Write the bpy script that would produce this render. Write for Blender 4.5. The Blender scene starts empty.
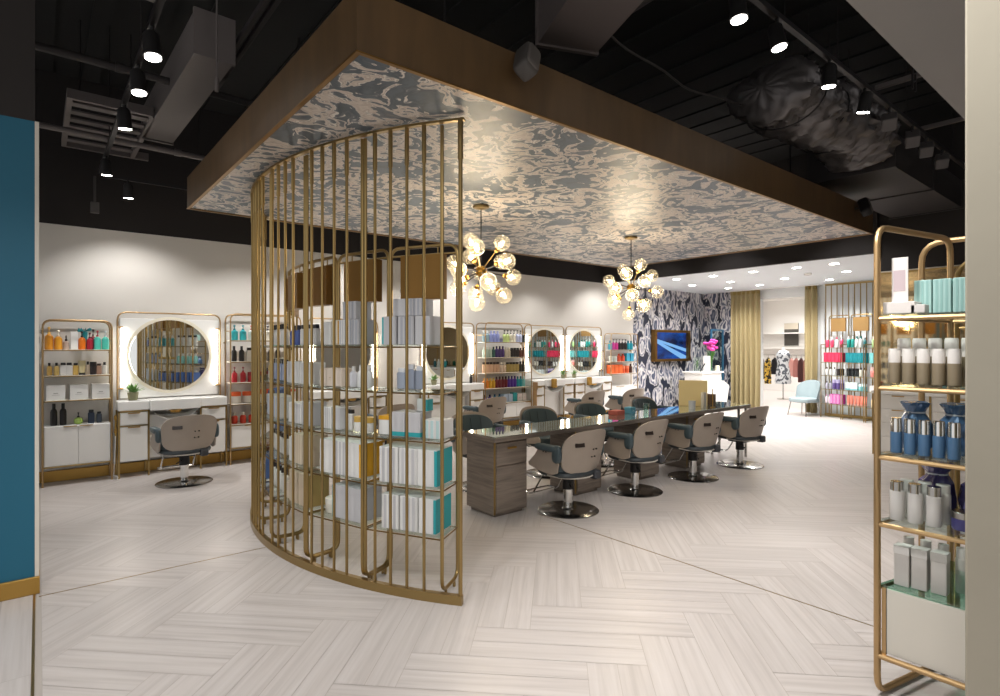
import bpy, math, random
from mathutils import Vector, Matrix
random.seed(11)
SC = bpy.context.scene
COL = SC.collection
RAD = math.radians
ORD = ['first', 'second', 'third', 'fourth', 'fifth', 'sixth', 'seventh', 'eighth', 'ninth', 'tenth', 'eleventh', 'twelfth', 'thirteenth', 'fourteenth', 'fifteenth', 'sixteenth']

# ------------------------------------------------------------------ materials
def lin(h):
    h = h.lstrip('#')
    out = []
    for i in (0, 2, 4):
        c = int(h[i:i + 2], 16) / 255
        out.append(c / 12.92 if c <= .04045 else ((c + .055) / 1.055) ** 2.4)
    return (*out, 1)

MATS = {}
def new_mat(name):
    m = bpy.data.materials.new(name); m.use_nodes = True
    nt = m.node_tree
    b = nt.nodes.get('Principled BSDF')
    MATS[name] = m
    return m, nt, b

def P_(b, **k):
    for n, v in k.items():
        b.inputs[n.replace('_', ' ')].default_value = v

def mat(name, hexc, rough=.5, metal=0., emit=0., coat=0., bump=0., bscale=40., var=0.):
    if name in MATS: return MATS[name]
    m, nt, b = new_mat(name)
    P_(b, Base_Color=lin(hexc), Roughness=rough, Metallic=metal)
    b.inputs['Coat Weight'].default_value = coat
    if emit:
        b.inputs['Emission Color'].default_value = lin(hexc); b.inputs['Emission Strength'].default_value = emit
    if bump or var:
        tc = nt.nodes.new('ShaderNodeTexCoord'); nz = nt.nodes.new('ShaderNodeTexNoise')
        nz.inputs['Scale'].default_value = bscale; nz.inputs['Detail'].default_value = 4
        nt.links.new(tc.outputs['Object'], nz.inputs['Vector'])
        if bump:
            bp = nt.nodes.new('ShaderNodeBump'); bp.inputs['Strength'].default_value = bump; bp.inputs['Distance'].default_value = .01
            nt.links.new(nz.outputs['Fac'], bp.inputs['Height']); nt.links.new(bp.outputs['Normal'], b.inputs['Normal'])
        if var:
            hs = nt.nodes.new('ShaderNodeMix'); hs.data_type = 'RGBA'
            c = lin(hexc)
            hs.inputs[6].default_value = (*[x * (1 - var) for x in c[:3]], 1)
            hs.inputs[7].default_value = (*[min(1, x * (1 + var)) for x in c[:3]], 1)
            nt.links.new(nz.outputs['Fac'], hs.inputs[0]); nt.links.new(hs.outputs[2], b.inputs['Base Color'])
    return m

def col(hexc, rough=.35):
    return mat('plastic_' + hexc.lstrip('#') + ('' if rough == .35 else '_%d' % int(rough * 100)), hexc, rough)

def glass(name, tint='#ffffff', base=.06, ior=1.45, rough=.02):
    if name in MATS: return MATS[name]
    m, nt, b = new_mat(name)
    nt.nodes.remove(b)
    out = nt.nodes['Material Output']
    t = nt.nodes.new('ShaderNodeBsdfTransparent'); t.inputs[0].default_value = lin(tint)
    g = nt.nodes.new('ShaderNodeBsdfGlossy'); g.inputs['Roughness'].default_value = rough
    f = nt.nodes.new('ShaderNodeLayerWeight'); f.inputs[0].default_value = .5
    pw = nt.nodes.new('ShaderNodeMath'); pw.operation = 'POWER'; pw.inputs[1].default_value = 4.
    ml = nt.nodes.new('ShaderNodeMath'); ml.operation = 'MULTIPLY'; ml.inputs[1].default_value = .75
    nt.links.new(f.outputs['Facing'], pw.inputs[0]); nt.links.new(pw.outputs[0], ml.inputs[0])
    mx = nt.nodes.new('ShaderNodeMixShader')
    ad = nt.nodes.new('ShaderNodeMath'); ad.operation = 'ADD'; ad.use_clamp = True; ad.inputs[1].default_value = base
    nt.links.new(ml.outputs[0], ad.inputs[0]); nt.links.new(ad.outputs[0], mx.inputs[0])
    nt.links.new(t.outputs[0], mx.inputs[1]); nt.links.new(g.outputs[0], mx.inputs[2]); nt.links.new(mx.outputs[0], out.inputs[0])
    return m

# ------------------------------------------------------------------ mesh builder
def fillet(pts, r, n=5):
    """round the inner corners of a polyline"""
    pts = [Vector(p) for p in pts]
    out = [pts[0]]
    for i in range(1, len(pts) - 1):
        a, p, b = pts[i - 1], pts[i], pts[i + 1]
        da, db = (a - p), (b - p)
        rr = min(r, da.length * .49, db.length * .49)
        p0, p1 = p + da.normalized() * rr, p + db.normalized() * rr
        for k in range(n + 1):
            t = k / n
            out.append(p0 * (1 - t) ** 2 + p * 2 * t * (1 - t) + p1 * t * t)
    out.append(pts[-1])
    return out

class MB:
    def __init__(s): s.v = []; s.f = []; s.m = []
    def add(s, vs, fs, m=0):
        o = len(s.v); s.v += [tuple(v) for v in vs]
        for f in fs: s.f.append(tuple(o + i for i in f)); s.m.append(m)
    def box(s, x0, y0, z0, x1, y1, z1, b=0, m=0, M=None):
        if x1 < x0: x0, x1 = x1, x0
        if y1 < y0: y0, y1 = y1, y0
        if z1 < z0: z0, z1 = z1, z0
        if b <= 0:
            vs = [(x0, y0, z0), (x1, y0, z0), (x1, y1, z0), (x0, y1, z0), (x0, y0, z1), (x1, y0, z1), (x1, y1, z1), (x0, y1, z1)]
            fs = [(3, 2, 1, 0), (4, 5, 6, 7), (0, 1, 5, 4), (1, 2, 6, 5), (2, 3, 7, 6), (3, 0, 4, 7)]
        else:
            b = min(b, (x1 - x0) * .45, (y1 - y0) * .45, (z1 - z0) * .45)
            def ring(z, i):
                return [(x0 + i, y0 + b, z), (x0 + b, y0 + i, z), (x1 - b, y0 + i, z), (x1 - i, y0 + b, z), (x1 - i, y1 - b, z), (x1 - b, y1 - i, z), (x0 + b, y1 - i, z), (x0 + i, y1 - b, z)]
            vs = ring(z0, b) + ring(z0 + b, 0) + ring(z1 - b, 0) + ring(z1, b)
            fs = [tuple(range(7, -1, -1)), tuple(range(24, 32))]
            for k in range(3):
                for i in range(8):
                    j = (i + 1) % 8
                    fs.append((k * 8 + i, k * 8 + j, k * 8 + 8 + j, k * 8 + 8 + i))
        if M is not None: vs = [M @ Vector(v) for v in vs]
        s.add(vs, fs, m)
    def tube(s, pts, r, n=8, m=0, closed=False):
        pts = [Vector(p) for p in pts]
        N = len(pts); vs = []; fs = []
        up = None
        for i, p in enumerate(pts):
            if closed: d = (pts[(i + 1) % N] - pts[i - 1])
            else: d = pts[min(i + 1, N - 1)] - pts[max(i - 1, 0)]
            d.normalize()
            if up is None:
                up = Vector((0, 0, 1)) if abs(d.z) < .9 else Vector((1, 0, 0))
            x = (up - d * up.dot(d)).normalized(); y = d.cross(x); up = x
            rr = r[i] if isinstance(r, (list, tuple)) else r
            for k in range(n):
                a = 2 * math.pi * k / n
                vs.append(p + x * (rr * math.cos(a)) + y * (rr * math.sin(a)))
        for i in range(N if closed else N - 1):
            j = (i + 1) % N
            for k in range(n):
                l = (k + 1) % n
                fs.append((i * n + k, i * n + l, j * n + l, j * n + k))
        if not closed:
            fs.append(tuple(range(n - 1, -1, -1))); fs.append(tuple((N - 1) * n + k for k in range(n)))
        s.add(vs, fs, m)
    def lathe(s, prof, n=14, c=(0, 0, 0), m=0, sx=1, sy=1, M=None):
        vs = []; fs = []
        for (r, z) in prof:
            for k in range(n):
                a = 2 * math.pi * k / n
                vs.append((c[0] + r * sx * math.cos(a), c[1] + r * sy * math.sin(a), c[2] + z))
        for i in range(len(prof) - 1):
            for k in range(n):
                l = (k + 1) % n
                fs.append((i * n + k, i * n + l, (i + 1) * n + l, (i + 1) * n + k))
        fs.append(tuple(range(n - 1, -1, -1))); fs.append(tuple((len(prof) - 1) * n + k for k in range(n)))
        if M is not None: vs = [M @ Vector(v) for v in vs]
        s.add(vs, fs, m)
    def prism(s, poly, vec, m=0):
        n = len(poly); vec = Vector(vec)
        vs = [Vector(p) for p in poly]; vs += [p + vec for p in vs]
        fs = [tuple(range(n - 1, -1, -1)), tuple(range(n, 2 * n))]
        for i in range(n):
            j = (i + 1) % n
            fs.append((i, j, n + j, n + i))
        s.add(vs, fs, m)
    def shell(s, fn, nu, nv, off, m=0):
        """closed sheet: fn(u,v) for u,v in 0..1, and the same moved by off"""
        vs = []; off = Vector(off)
        for j in range(nv + 1):
            for i in range(nu + 1): vs.append(Vector(fn(i / nu, j / nv)))
        K = len(vs)
        vs += [v + off for v in vs]
        fs = []; w = nu + 1
        for j in range(nv):
            for i in range(nu):
                a = j * w + i
                fs.append((a, a + 1, a + w + 1, a + w)); fs.append((K + a, K + a + w, K + a + w + 1, K + a + 1))
        for i in range(nu):
            fs.append((i, K + i, K + i + 1, i + 1)); a = nv * w + i; fs.append((a, a + 1, K + a + 1, K + a))
        for j in range(nv):
            a = j * w; fs.append((a, a + w, K + a + w, K + a)); a = j * w + nu; fs.append((a, K + a, K + a + w, a + w))
        s.add(vs, fs, m)
    def blob(s, c, r, e=3., nu=20, nv=12, m=0, M=None):
        """superellipsoid"""
        def sp(x): return math.copysign(abs(x) ** (2 / e), x)
        vs = []; fs = []
        for j in range(nv + 1):
            ph = -math.pi / 2 + math.pi * j / nv
            for i in range(nu):
                th = 2 * math.pi * i / nu
                v = Vector((c[0] + r[0] * sp(math.cos(ph)) * sp(math.cos(th)), c[1] + r[1] * sp(math.cos(ph)) * sp(math.sin(th)), c[2] + r[2] * sp(math.sin(ph))))
                vs.append(v)
        for j in range(nv):
            for i in range(nu):
                k = (i + 1) % nu
                fs.append((j * nu + i, j * nu + k, (j + 1) * nu + k, (j + 1) * nu + i))
        if M is not None: vs = [M @ v for v in vs]
        s.add(vs, fs, m)
    def ball(s, c, r, n=12, m=0): s.blob(c, (r, r, r), 2., n, max(6, n // 2 + 2), m)
    def merge(s, o, mi):
        k = len(s.v); s.v += o.v
        for f, m in zip(o.f, o.m): s.f.append(tuple(i + k for i in f)); s.m.append(mi)
    def mesh(s, name, mats, shift=None, smooth=35):
        me = bpy.data.meshes.new(name)
        vs = s.v if shift is None else [(v[0] - shift[0], v[1] - shift[1], v[2] - shift[2]) for v in s.v]
        me.from_pydata(vs, [], s.f)
        if not isinstance(mats, (list, tuple)): mats = [mats]
        for m in mats: me.materials.append(m)
        me.polygons.foreach_set('material_index', s.m)
        if smooth:
            me.polygons.foreach_set('use_smooth', [True] * len(s.f))
            me.update(); me.set_sharp_from_angle(angle=RAD(smooth))
        me.update()
        return me
    def build(s, name, mats, parent=None, world=False, smooth=35, loc=None, rz=0):
        sh = parent.location if (world and parent) else (loc if world else None)
        o = bpy.data.objects.new(name, s.mesh(name, mats, sh, smooth)); COL.objects.link(o)
        if parent: o.parent = parent
        if loc: o.location = loc
        if rz: o.rotation_euler = (0, 0, rz)
        return o

def tag(o, label, cat, group=None, kind=None):
    if label: o['label'] = label
    if cat: o['category'] = cat
    if group: o['group'] = group
    if kind: o['kind'] = kind
    return o
def thing(name, label, cat, loc=(0, 0, 0), rz=0, group=None):
    o = bpy.data.objects.new(name, None); COL.objects.link(o)
    o.location = loc; o.rotation_euler = (0, 0, rz); o.empty_display_size = .1
    return tag(o, label, cat, group)
def struct(name, mb, m, smooth=0, label=None):
    o = mb.build(name, m, smooth=smooth); o['kind'] = 'structure'
    if label: o['label'] = label
    return o
def kids(o): return [c for c in bpy.data.objects if c.parent == o]
TREE = {}
def copy_tree(o, loc, rz, label, group=None):
    ks = TREE.get(o.name)
    if ks is None:
        ks = TREE[o.name] = [(c, kids(c)) for c in kids(o)]
    r = o.copy(); COL.objects.link(r); r.location = loc; r.rotation_euler = (0, 0, rz); r['label'] = label
    if group: r['group'] = group
    for c, gs in ks:
        d = c.copy(); COL.objects.link(d); d.parent = r
        for g in gs:
            e = g.copy(); COL.objects.link(e); e.parent = d
    return r

# ------------------------------------------------------------------ retail products
def prod_parts(kind, h, w, cols):
    """[(part name or None for the body, MB, material)]"""
    c = [col(x) if isinstance(x, str) else x for x in cols]
    r = w / 2; A = MB(); B = MB(); out = []
    c1 = c[1] if len(c) > 1 else c[0]
    if kind == 'pump':
        A.lathe([(r * .9, 0), (r, .01), (r, .5 * h), (r * .92, .58 * h), (r * .45, .66 * h), (r * .34, .68 * h)], 14)
        B.lathe([(r * .36, .68 * h), (r * .36, .76 * h), (r * .12, .77 * h), (r * .12, .9 * h), (r * .3, .9 * h), (r * .34, .96 * h), (r * .2, h)], 10)
        B.box(-r * .14, -r * .95, .91 * h, r * .14, 0, .955 * h)
        out = [(None, A, c[0]), ('pump', B, c1)]
    elif kind == 'bottle':
        A.lathe([(r * .9, 0), (r, .01), (r, .62 * h), (r * .85, .7 * h), (r * .4, .77 * h)], 14)
        B.lathe([(r * .5, .765 * h), (r * .5, .985 * h), (r * .42, h)], 12)
        out = [(None, A, c[0]), ('cap', B, c1)]
    elif kind == 'dropper':
        A.lathe([(r * .9, 0), (r, .01), (r, .5 * h), (r * .4, .6 * h)], 12)
        B.lathe([(r * .42, .595 * h), (r * .42, .72 * h), (r * .2, .74 * h), (r * .25, .9 * h), (r * .1, h)], 10)
        out = [(None, A, c[0]), ('dropper', B, c1)]
    elif kind == 'square':
        A.box(-r, -r * .6, 0, r, r * .6, .8 * h, b=.006)
        B.box(-r * .75, -r * .42, .8 * h, r * .75, r * .42, h, b=.003)
        out = [(None, A, c[0]), ('cap', B, c1)]
    elif kind == 'tube':
        B.lathe([(r * .8, 0), (r * .8, .16 * h)], 14)
        def ring(z, a, b, n=14): return [(a * math.cos(2 * math.pi * k / n), b * math.sin(2 * math.pi * k / n), z) for k in range(n)]
        vs = []
        for t in range(6):
            q = t / 5
            vs += ring(.16 * h + q * .84 * h, r * (.82 + .18 * q), r * (.82 * (1 - q) + .08))
        fs = [(i * 14 + k, i * 14 + (k + 1) % 14, i * 14 + 14 + (k + 1) % 14, i * 14 + 14 + k) for i in range(5) for k in range(14)]
        fs += [tuple(range(13, -1, -1)), tuple(70 + k for k in range(14))]
        A.add(vs, fs)
        out = [(None, A, c[0]), ('cap', B, c1)]
    elif kind == 'jar':
        A.lathe([(r * .92, 0), (r, .01), (r, .62 * h), (r * .9, .66 * h)], 16)
        B.lathe([(r * 1.03, .64 * h), (r * 1.03, .97 * h), (r * .97, h)], 16)
        out = [(None, A, c[0]), ('lid', B, c1)]
    elif kind == 'can':
        A.lathe([(r * .95, 0), (r, .006), (r, .6 * h)], 14)
        B.lathe([(r * .97, .6 * h), (r * .97, .96 * h), (r * .88, h)], 14)
        out = [(None, A, c[0]), ('cap', B, c1)]
    elif kind == 'tall':
        A.lathe([(r * .95, 0), (r, .006), (r, .74 * h), (r * .96, .76 * h)], 16)
        B.lathe([(r * .9, .755 * h), (r * .9, .99 * h), (r * .85, h)], 16)
        out = [(None, A, c[0]), ('cap', B, c1)]
    elif kind == 'apple':
        A.lathe([(r * .5, 0), (r * .9, .08 * h), (r, .28 * h), (r * .85, .46 * h), (r * .4, .56 * h)], 16)
        B.lathe([(r * .28, .56 * h), (r * .28, .68 * h), (r * .1, .7 * h), (r * .1, .9 * h), (r * .2, .9 * h), (r * .16, h)], 10)
        B.box(-r * .1, -r * .7, .9 * h, r * .1, 0, .96 * h)
        out = [(None, A, c[0]), ('pump', B, c1)]
    elif kind == 'spray':
        A.lathe([(r * .8, 0), (r, .01), (r, .1 * h), (r * .8, .4 * h), (r * .5, .68 * h), (r * .28, .74 * h)], 14, sy=.6)
        B.lathe([(r * .32, .735 * h), (r * .32, .82 * h)], 10)
        B.box(-r * .25, -r * .9, .82 * h, r * .25, r * .4, h, b=.004); B.box(-r * .12, -r * .75, .68 * h, r * .12, -r * .55, .84 * h)
        out = [(None, A, c[0]), ('trigger', B, c1)]
    return out

KNAME = dict(pump='pump_bottle', bottle='bottle', dropper='dropper_bottle', square='square_bottle', tube='tube', jar='jar', can='spray_can', tall='lotion_bottle', apple='round_bottle', spray='spray_bottle', box='product_box')
KCAT = dict(tube='tube', jar='jar', can='spray can', box='box')
PROTO = {}
def product(kind, h, w, cols, loc, rz, label, group, parts=True):
    if kind == 'box': return carton(h, w, cols, loc, rz, label, group, parts)
    key = (kind, h, w, tuple(cols), parts)
    if key not in PROTO:
        ps = prod_parts(kind, h, w, cols)
        if parts:
            PROTO[key] = [(n, mb.mesh(n or KNAME[kind], m)) for n, mb, m in ps]
        else:
            J = MB(); ms = []
            for i, (n, mb, m) in enumerate(ps): J.merge(mb, i); ms.append(m)
            PROTO[key] = [(None, J.mesh(KNAME[kind], ms))]
    pr = PROTO[key]
    o = bpy.data.objects.new(KNAME[kind], pr[0][1]); COL.objects.link(o)
    o.location = (loc[0], loc[1], loc[2] + .001); o.rotation_euler = (0, 0, rz)
    tag(o, label, KCAT.get(kind, 'bottle'), group)
    for n, me in pr[1:]:
        c = bpy.data.objects.new(n, me); COL.objects.link(c); c.parent = o
    return o
def carton(h, w, cols, loc, rz, label, group, parts=True):
    """cols: [main, accent or None, depth, style]; accent styles: 'end' band on the right end, 'lend' on the left, 'base' along the bottom, 'top' lid"""
    main, acc, d, style = (list(cols) + [None] * 4)[:4]
    d = d or w
    key = ('box', h, w, main, acc, d, style, parts)
    if key not in PROTO:
        A = MB(); A.box(-w / 2, -d / 2, 0, w / 2, d / 2, h, b=.002)
        ps = [(None, A, mat('card_' + main.lstrip('#'), main, .55, bump=0))]
        if acc:
            B = MB(); e = .0012
            if style == 'end': B.box(w * .36, -d / 2 - e, .004, w / 2 + e, d / 2 + e, h - .004)
            elif style == 'lend': B.box(-w / 2 - e, -d / 2 - e, .004, -w * .40, d / 2 + e, h - .004)
            elif style == 'base': B.box(-w / 2 - e, -d / 2 - e, .004, w / 2 + e, d / 2 + e, h * .2)
            elif style == 'top': B.box(-w / 2 - e, -d / 2 - e, h * .8, w / 2 + e, d / 2 + e, h + e)
            elif style == 'stripes':
                for k in (-.34, -.08, .2): B.box(w * k, -d / 2 - e, .003, w * (k + .14), -d / 2, h - .003)
            elif style == 'print':
                B.box(-w * .12, -d / 2 - e, h * .44, w * .12, -d / 2, h * .5); B.box(-w * .2, -d / 2 - e, h * .34, w * .2, -d / 2, h * .36)
            nm = {'print': 'printed_mark', 'stripes': 'printed_stripes', 'top': 'lid'}.get(style, 'colour_band')
            ps.append((nm, B, mat('card_' + acc.lstrip('#'), acc, .5)))
        if parts: PROTO[key] = [(n, mb.mesh(n or 'product_box', m)) for n, mb, m in ps]
        else:
            J = MB(); ms = []
            for i, (n, mb, m) in enumerate(ps): J.merge(mb, i); ms.append(m)
            PROTO[key] = [(None, J.mesh('product_box', ms))]
    pr = PROTO[key]
    o = bpy.data.objects.new('product_box', pr[0][1]); COL.objects.link(o)
    o.location = (loc[0], loc[1], loc[2] + .001); o.rotation_euler = (0, 0, rz)
    tag(o, label, 'box', group)
    for n, me in pr[1:]:
        c = bpy.data.objects.new(n, me); COL.objects.link(c); c.parent = o
    return o
# ------------------------------------------------------------------ material library
BRASS = mat('brushed_brass', '#a0885a', .33, 1.)
BRASSP = mat('pale_brass', '#b89a70', .4, .9)
BRASS2 = mat('bronze_panel', '#8d6b3c', .42, 1., bump=.03, bscale=60)
GOLD = mat('gold_baseboard', '#b08a45', .38, .7)
CHROME = mat('polished_chrome', '#d8d8d6', .12, 1.)
STEEL = mat('brushed_steel', '#b8b5b0', .22, 1.)
BLACKM = mat('matt_black', '#141213', .6)
DARKM = mat('dark_metal', '#2a2728', .45, .6)
WHITE = mat('white_lacquer', '#eceae6', .25)
SOLID = mat('white_solid_surface', '#f2f1ee', .22)
GLASS = glass('clear_glass', '#f4fbf8', .05)
GLASSG = glass('green_edge_glass', '#c6e4d8', .10)
TAUPE = mat('taupe_laminate', '#a2968a', .42, var=.06, bscale=9)
VINYL = mat('slate_vinyl', '#3f4e54', .42, bump=.05, bscale=30)
PLASTER = mat('pale_plaster', '#d8d3cc', .75, var=.04, bscale=2.5, bump=.03)
COLPL = mat('column_plaster', '#a69f8f', .8, var=.07, bscale=6, bump=.08)
TEAL = mat('teal_paint', '#125f79', .55)
BLACKP = mat('black_paint', '#211c1b', .8)
BLACKB = mat('black_brown_paint', '#26211f', .75)
CEILW = mat('white_ceiling_paint', '#dfe4e8', .8)
SOFFIT = mat('grey_soffit_paint', '#8f8c8b', .8, var=.05, bscale=3)
PALE = mat('pale_trim', '#d9d2c4', .5)
DUCT = mat('galvanised_duct', '#6d6664', .5, .3, bump=.05, bscale=20)
DUCTD = mat('dark_duct', '#383434', .6, .3)

def lamp_mat(name, hexc, s):
    m, nt, b = new_mat(name)
    P_(b, Base_Color=lin(hexc)); b.inputs['Emission Color'].default_value = lin(hexc); b.inputs['Emission Strength'].default_value = s
    return m
BULB = lamp_mat('bulb_glow', '#ffe6bd', 80)
LENS = lamp_mat('spot_lens_glow', '#fff8ee', 30)
STRIP = lamp_mat('mirror_light_glow', '#fff6ea', 16)
DOWN = lamp_mat('downlight_glow', '#fffaf2', 30)

def mirror_mat(name, hexc, rough):
    m, nt, b = new_mat(name); P_(b, Base_Color=lin(hexc), Metallic=1., Roughness=rough); return m
MIRROR = mirror_mat('silver_mirror', '#e6e9e8', .015)
ANTIQUE = mirror_mat('bronze_tinted_mirror', '#c9b590', .04)

def floor_mat():
    m, nt, b = new_mat('striated_stone_plank')
    N = nt.nodes; L = nt.links
    uv = N.new('ShaderNodeUVMap'); uv.uv_map = 'UVMap'
    mp = N.new('ShaderNodeMapping'); mp.inputs['Scale'].default_value = (.9, 26, 1)
    n1 = N.new('ShaderNodeTexNoise'); n1.inputs['Scale'].default_value = 1.; n1.inputs['Detail'].default_value = 5; n1.inputs['Roughness'].default_value = .62; n1.inputs['Distortion'].default_value = .25
    L.new(uv.outputs[0], mp.inputs[0]); L.new(mp.outputs[0], n1.inputs['Vector'])
    cr = N.new('ShaderNodeValToRGB')
    e = cr.color_ramp.elements
    e[0].position = .28; e[0].color = lin('#b9b1ac'); e[1].position = .75; e[1].color = lin('#cfc8c4')
    k = cr.color_ramp.elements.new(.5); k.color = lin('#c6beb9')
    L.new(n1.outputs['Fac'], cr.inputs[0])
    ge = N.new('ShaderNodeNewGeometry')
    mr = N.new('ShaderNodeMapRange'); mr.inputs[3].default_value = .96; mr.inputs[4].default_value = 1.03
    L.new(ge.outputs['Random Per Island'], mr.inputs[0])
    mx = N.new('ShaderNodeMix'); mx.data_type = 'RGBA'; mx.blend_type = 'MULTIPLY'; mx.inputs[0].default_value = 1
    L.new(cr.outputs[0], mx.inputs[6]); L.new(mr.outputs[0], mx.inputs[7])
    L.new(mx.outputs[2], b.inputs['Base Color'])
    P_(b, Roughness=.34)
    b.inputs['Specular IOR Level'].default_value = .4
    return m
PLANK = floor_mat()
GROUT = mat('floor_joint', '#b4aba3', .8)

def marble_paper():
    """marbled blue-grey and blush paper on the canopy underside"""
    m, nt, b = new_mat('marbled_paper')
    N = nt.nodes; L = nt.links
    tc = N.new('ShaderNodeTexCoord')
    w = N.new('ShaderNodeTexNoise'); w.inputs['Scale'].default_value = 2.6; w.inputs['Detail'].default_value = 3
    L.new(tc.outputs['Object'], w.inputs['Vector'])
    sc = N.new('ShaderNodeVectorMath'); sc.operation = 'MULTIPLY_ADD'; sc.inputs[1].default_value = (.55, .55, .55)
    L.new(w.outputs['Color'], sc.inputs[0]); L.new(tc.outputs['Object'], sc.inputs[2])
    n = N.new('ShaderNodeTexNoise'); n.inputs['Scale'].default_value = 3.7; n.inputs['Detail'].default_value = 3.0; n.inputs['Distortion'].default_value = 1.9
    L.new(sc.outputs[0], n.inputs['Vector'])
    cr = N.new('ShaderNodeValToRGB'); r = cr.color_ramp
    r.elements[0].position = 0; r.elements[0].color = lin('#4a5661')
    r.elements[1].position = 1; r.elements[1].color = lin('#ad9382')
    for p, c in ((.36, '#4d5a65'), (.44, '#3e4a55'), (.485, '#5b626a'), (.497, '#e0dad1'), (.51, '#d5ccc2'), (.517, '#958982'), (.53, '#bdb0a6'), (.565, '#cfc4b9'), (.60, '#b5a69b'), (.612, '#dfd8ce'), (.625, '#65696f'), (.70, '#4b565f')):
        x = r.elements.new(p); x.color = lin(c)
    L.new(n.outputs['Fac'], cr.inputs[0]); L.new(cr.outputs[0], b.inputs['Base Color'])
    P_(b, Roughness=.42); b.inputs['Specular IOR Level'].default_value = .6
    return m
MARBLE = marble_paper()

def ikat_paper():
    """navy, grey and white blotched repeat on the wallpaper"""
    m, nt, b = new_mat('navy_blotch_wallpaper')
    N = nt.nodes; L = nt.links
    tc = N.new('ShaderNodeTexCoord')
    mp = N.new('ShaderNodeMapping'); mp.inputs['Scale'].default_value = (1.05, 1.05, .5)
    L.new(tc.outputs['Object'], mp.inputs[0])
    w = N.new('ShaderNodeTexNoise'); w.inputs['Scale'].default_value = 5; w.inputs['Detail'].default_value = 2
    L.new(mp.outputs[0], w.inputs['Vector'])
    ma = N.new('ShaderNodeVectorMath'); ma.operation = 'MULTIPLY_ADD'; ma.inputs[1].default_value = (.22, .22, .22)
    L.new(w.outputs['Color'], ma.inputs[0]); L.new(mp.outputs[0], ma.inputs[2])
    v = N.new('ShaderNodeTexVoronoi'); v.inputs['Scale'].default_value = 4.0; v.inputs['Randomness'].default_value = .55
    L.new(ma.outputs[0], v.inputs['Vector'])
    n = N.new('ShaderNodeTexNoise'); n.inputs['Scale'].default_value = 6.5; n.inputs['Detail'].default_value = 2
    L.new(ma.outputs[0], n.inputs['Vector'])
    ad = N.new('ShaderNodeMath'); ad.operation = 'MULTIPLY_ADD'; ad.inputs[1].default_value = .75
    L.new(n.outputs['Fac'], ad.inputs[0]); L.new(v.outputs['Distance'], ad.inputs[2])
    cr = N.new('ShaderNodeValToRGB'); r = cr.color_ramp
    r.elements[0].position = .3; r.elements[0].color = lin('#8d8f9b')
    r.elements[1].position = 1.; r.elements[1].color = lin('#1d2336')
    for p, c in ((.50, '#4a5166'), (.58, '#3b435a'), (.62, '#6a6e80'), (.65, '#b9b6ba'), (.68, '#dedad7'), (.75, '#c3bfc0'), (.79, '#757889'), (.83, '#474e64'), (.88, '#a7a5ad'), (.93, '#d8d4d1')):
        x = r.elements.new(p); x.color = lin(c)
    L.new(ad.outputs[0], cr.inputs[0]); L.new(cr.outputs[0], b.inputs['Base Color'])
    P_(b, Roughness=.6)
    return m
IKAT = ikat_paper()

def wood_mat(name, a, bb, scale=(1, 1, 14), rough=.42):
    m, nt, b = new_mat(name)
    N = nt.nodes; L = nt.links
    tc = N.new('ShaderNodeTexCoord'); mp = N.new('ShaderNodeMapping'); mp.inputs['Scale'].default_value = scale
    n = N.new('ShaderNodeTexNoise'); n.inputs['Scale'].default_value = 3; n.inputs['Detail'].default_value = 5; n.inputs['Distortion'].default_value = .4
    L.new(tc.outputs['Object'], mp.inputs[0]); L.new(mp.outputs[0], n.inputs['Vector'])
    cr = N.new('ShaderNodeValToRGB'); cr.color_ramp.elements[0].position = .3; cr.color_ramp.elements[0].color = lin(a); cr.color_ramp.elements[1].position = .72; cr.color_ramp.elements[1].color = lin(bb)
    L.new(n.outputs['Fac'], cr.inputs[0]); L.new(cr.outputs[0], b.inputs['Base Color']); P_(b, Roughness=rough)
    return m
DESKWOOD = wood_mat('grey_brown_desk_wood', '#6f645b', '#94877b')
FASCIA = wood_mat('bronze_fascia', '#533f27', '#644c30', (3, 3, .6), .45)
TANWOOD = wood_mat('tan_wood', '#8a6a45', '#b08d60', (9, 9, 1), .5)
CURTAIN = mat('gold_curtain_cloth', '#a0916a', .7, var=.08, bscale=30)
# ------------------------------------------------------------------ camera (eye height 1.52 m; X runs along the station wall, Y towards it)
YAW = math.atan(690 / 564.)
cam = bpy.data.cameras.new('camera'); cam.sensor_width = 36; cam.lens = 564 / 1000 * 36; cam.shift_y = -.0015; cam.clip_start = .05
co = bpy.data.objects.new('camera', cam); COL.objects.link(co)
co.location = (0, 0, 1.52); co.rotation_euler = (RAD(90), 0, YAW - math.pi / 2)
SC.camera = co
vs_ = SC.view_settings
vs_.view_transform = 'Standard'; vs_.look = 'None'; vs_.exposure = 0.0; vs_.gamma = 1; vs_.use_curve_mapping = False
W = bpy.data.worlds.new('world'); SC.world = W; W.use_nodes = True
W.node_tree.nodes['Background'].inputs[0].default_value = (1, .98, .965, 1); W.node_tree.nodes['Background'].inputs[1].default_value = .92
try:
    SC.cycles.max_bounces = 10; SC.cycles.transparent_max_bounces = 32; SC.cycles.caustics_reflective = False; SC.cycles.caustics_refractive = False
    SC.cycles.sample_clamp_indirect = 6
except Exception: pass

WY = 8.1      # station wall
WX = 13.6     # far wall with the curtained opening
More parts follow.
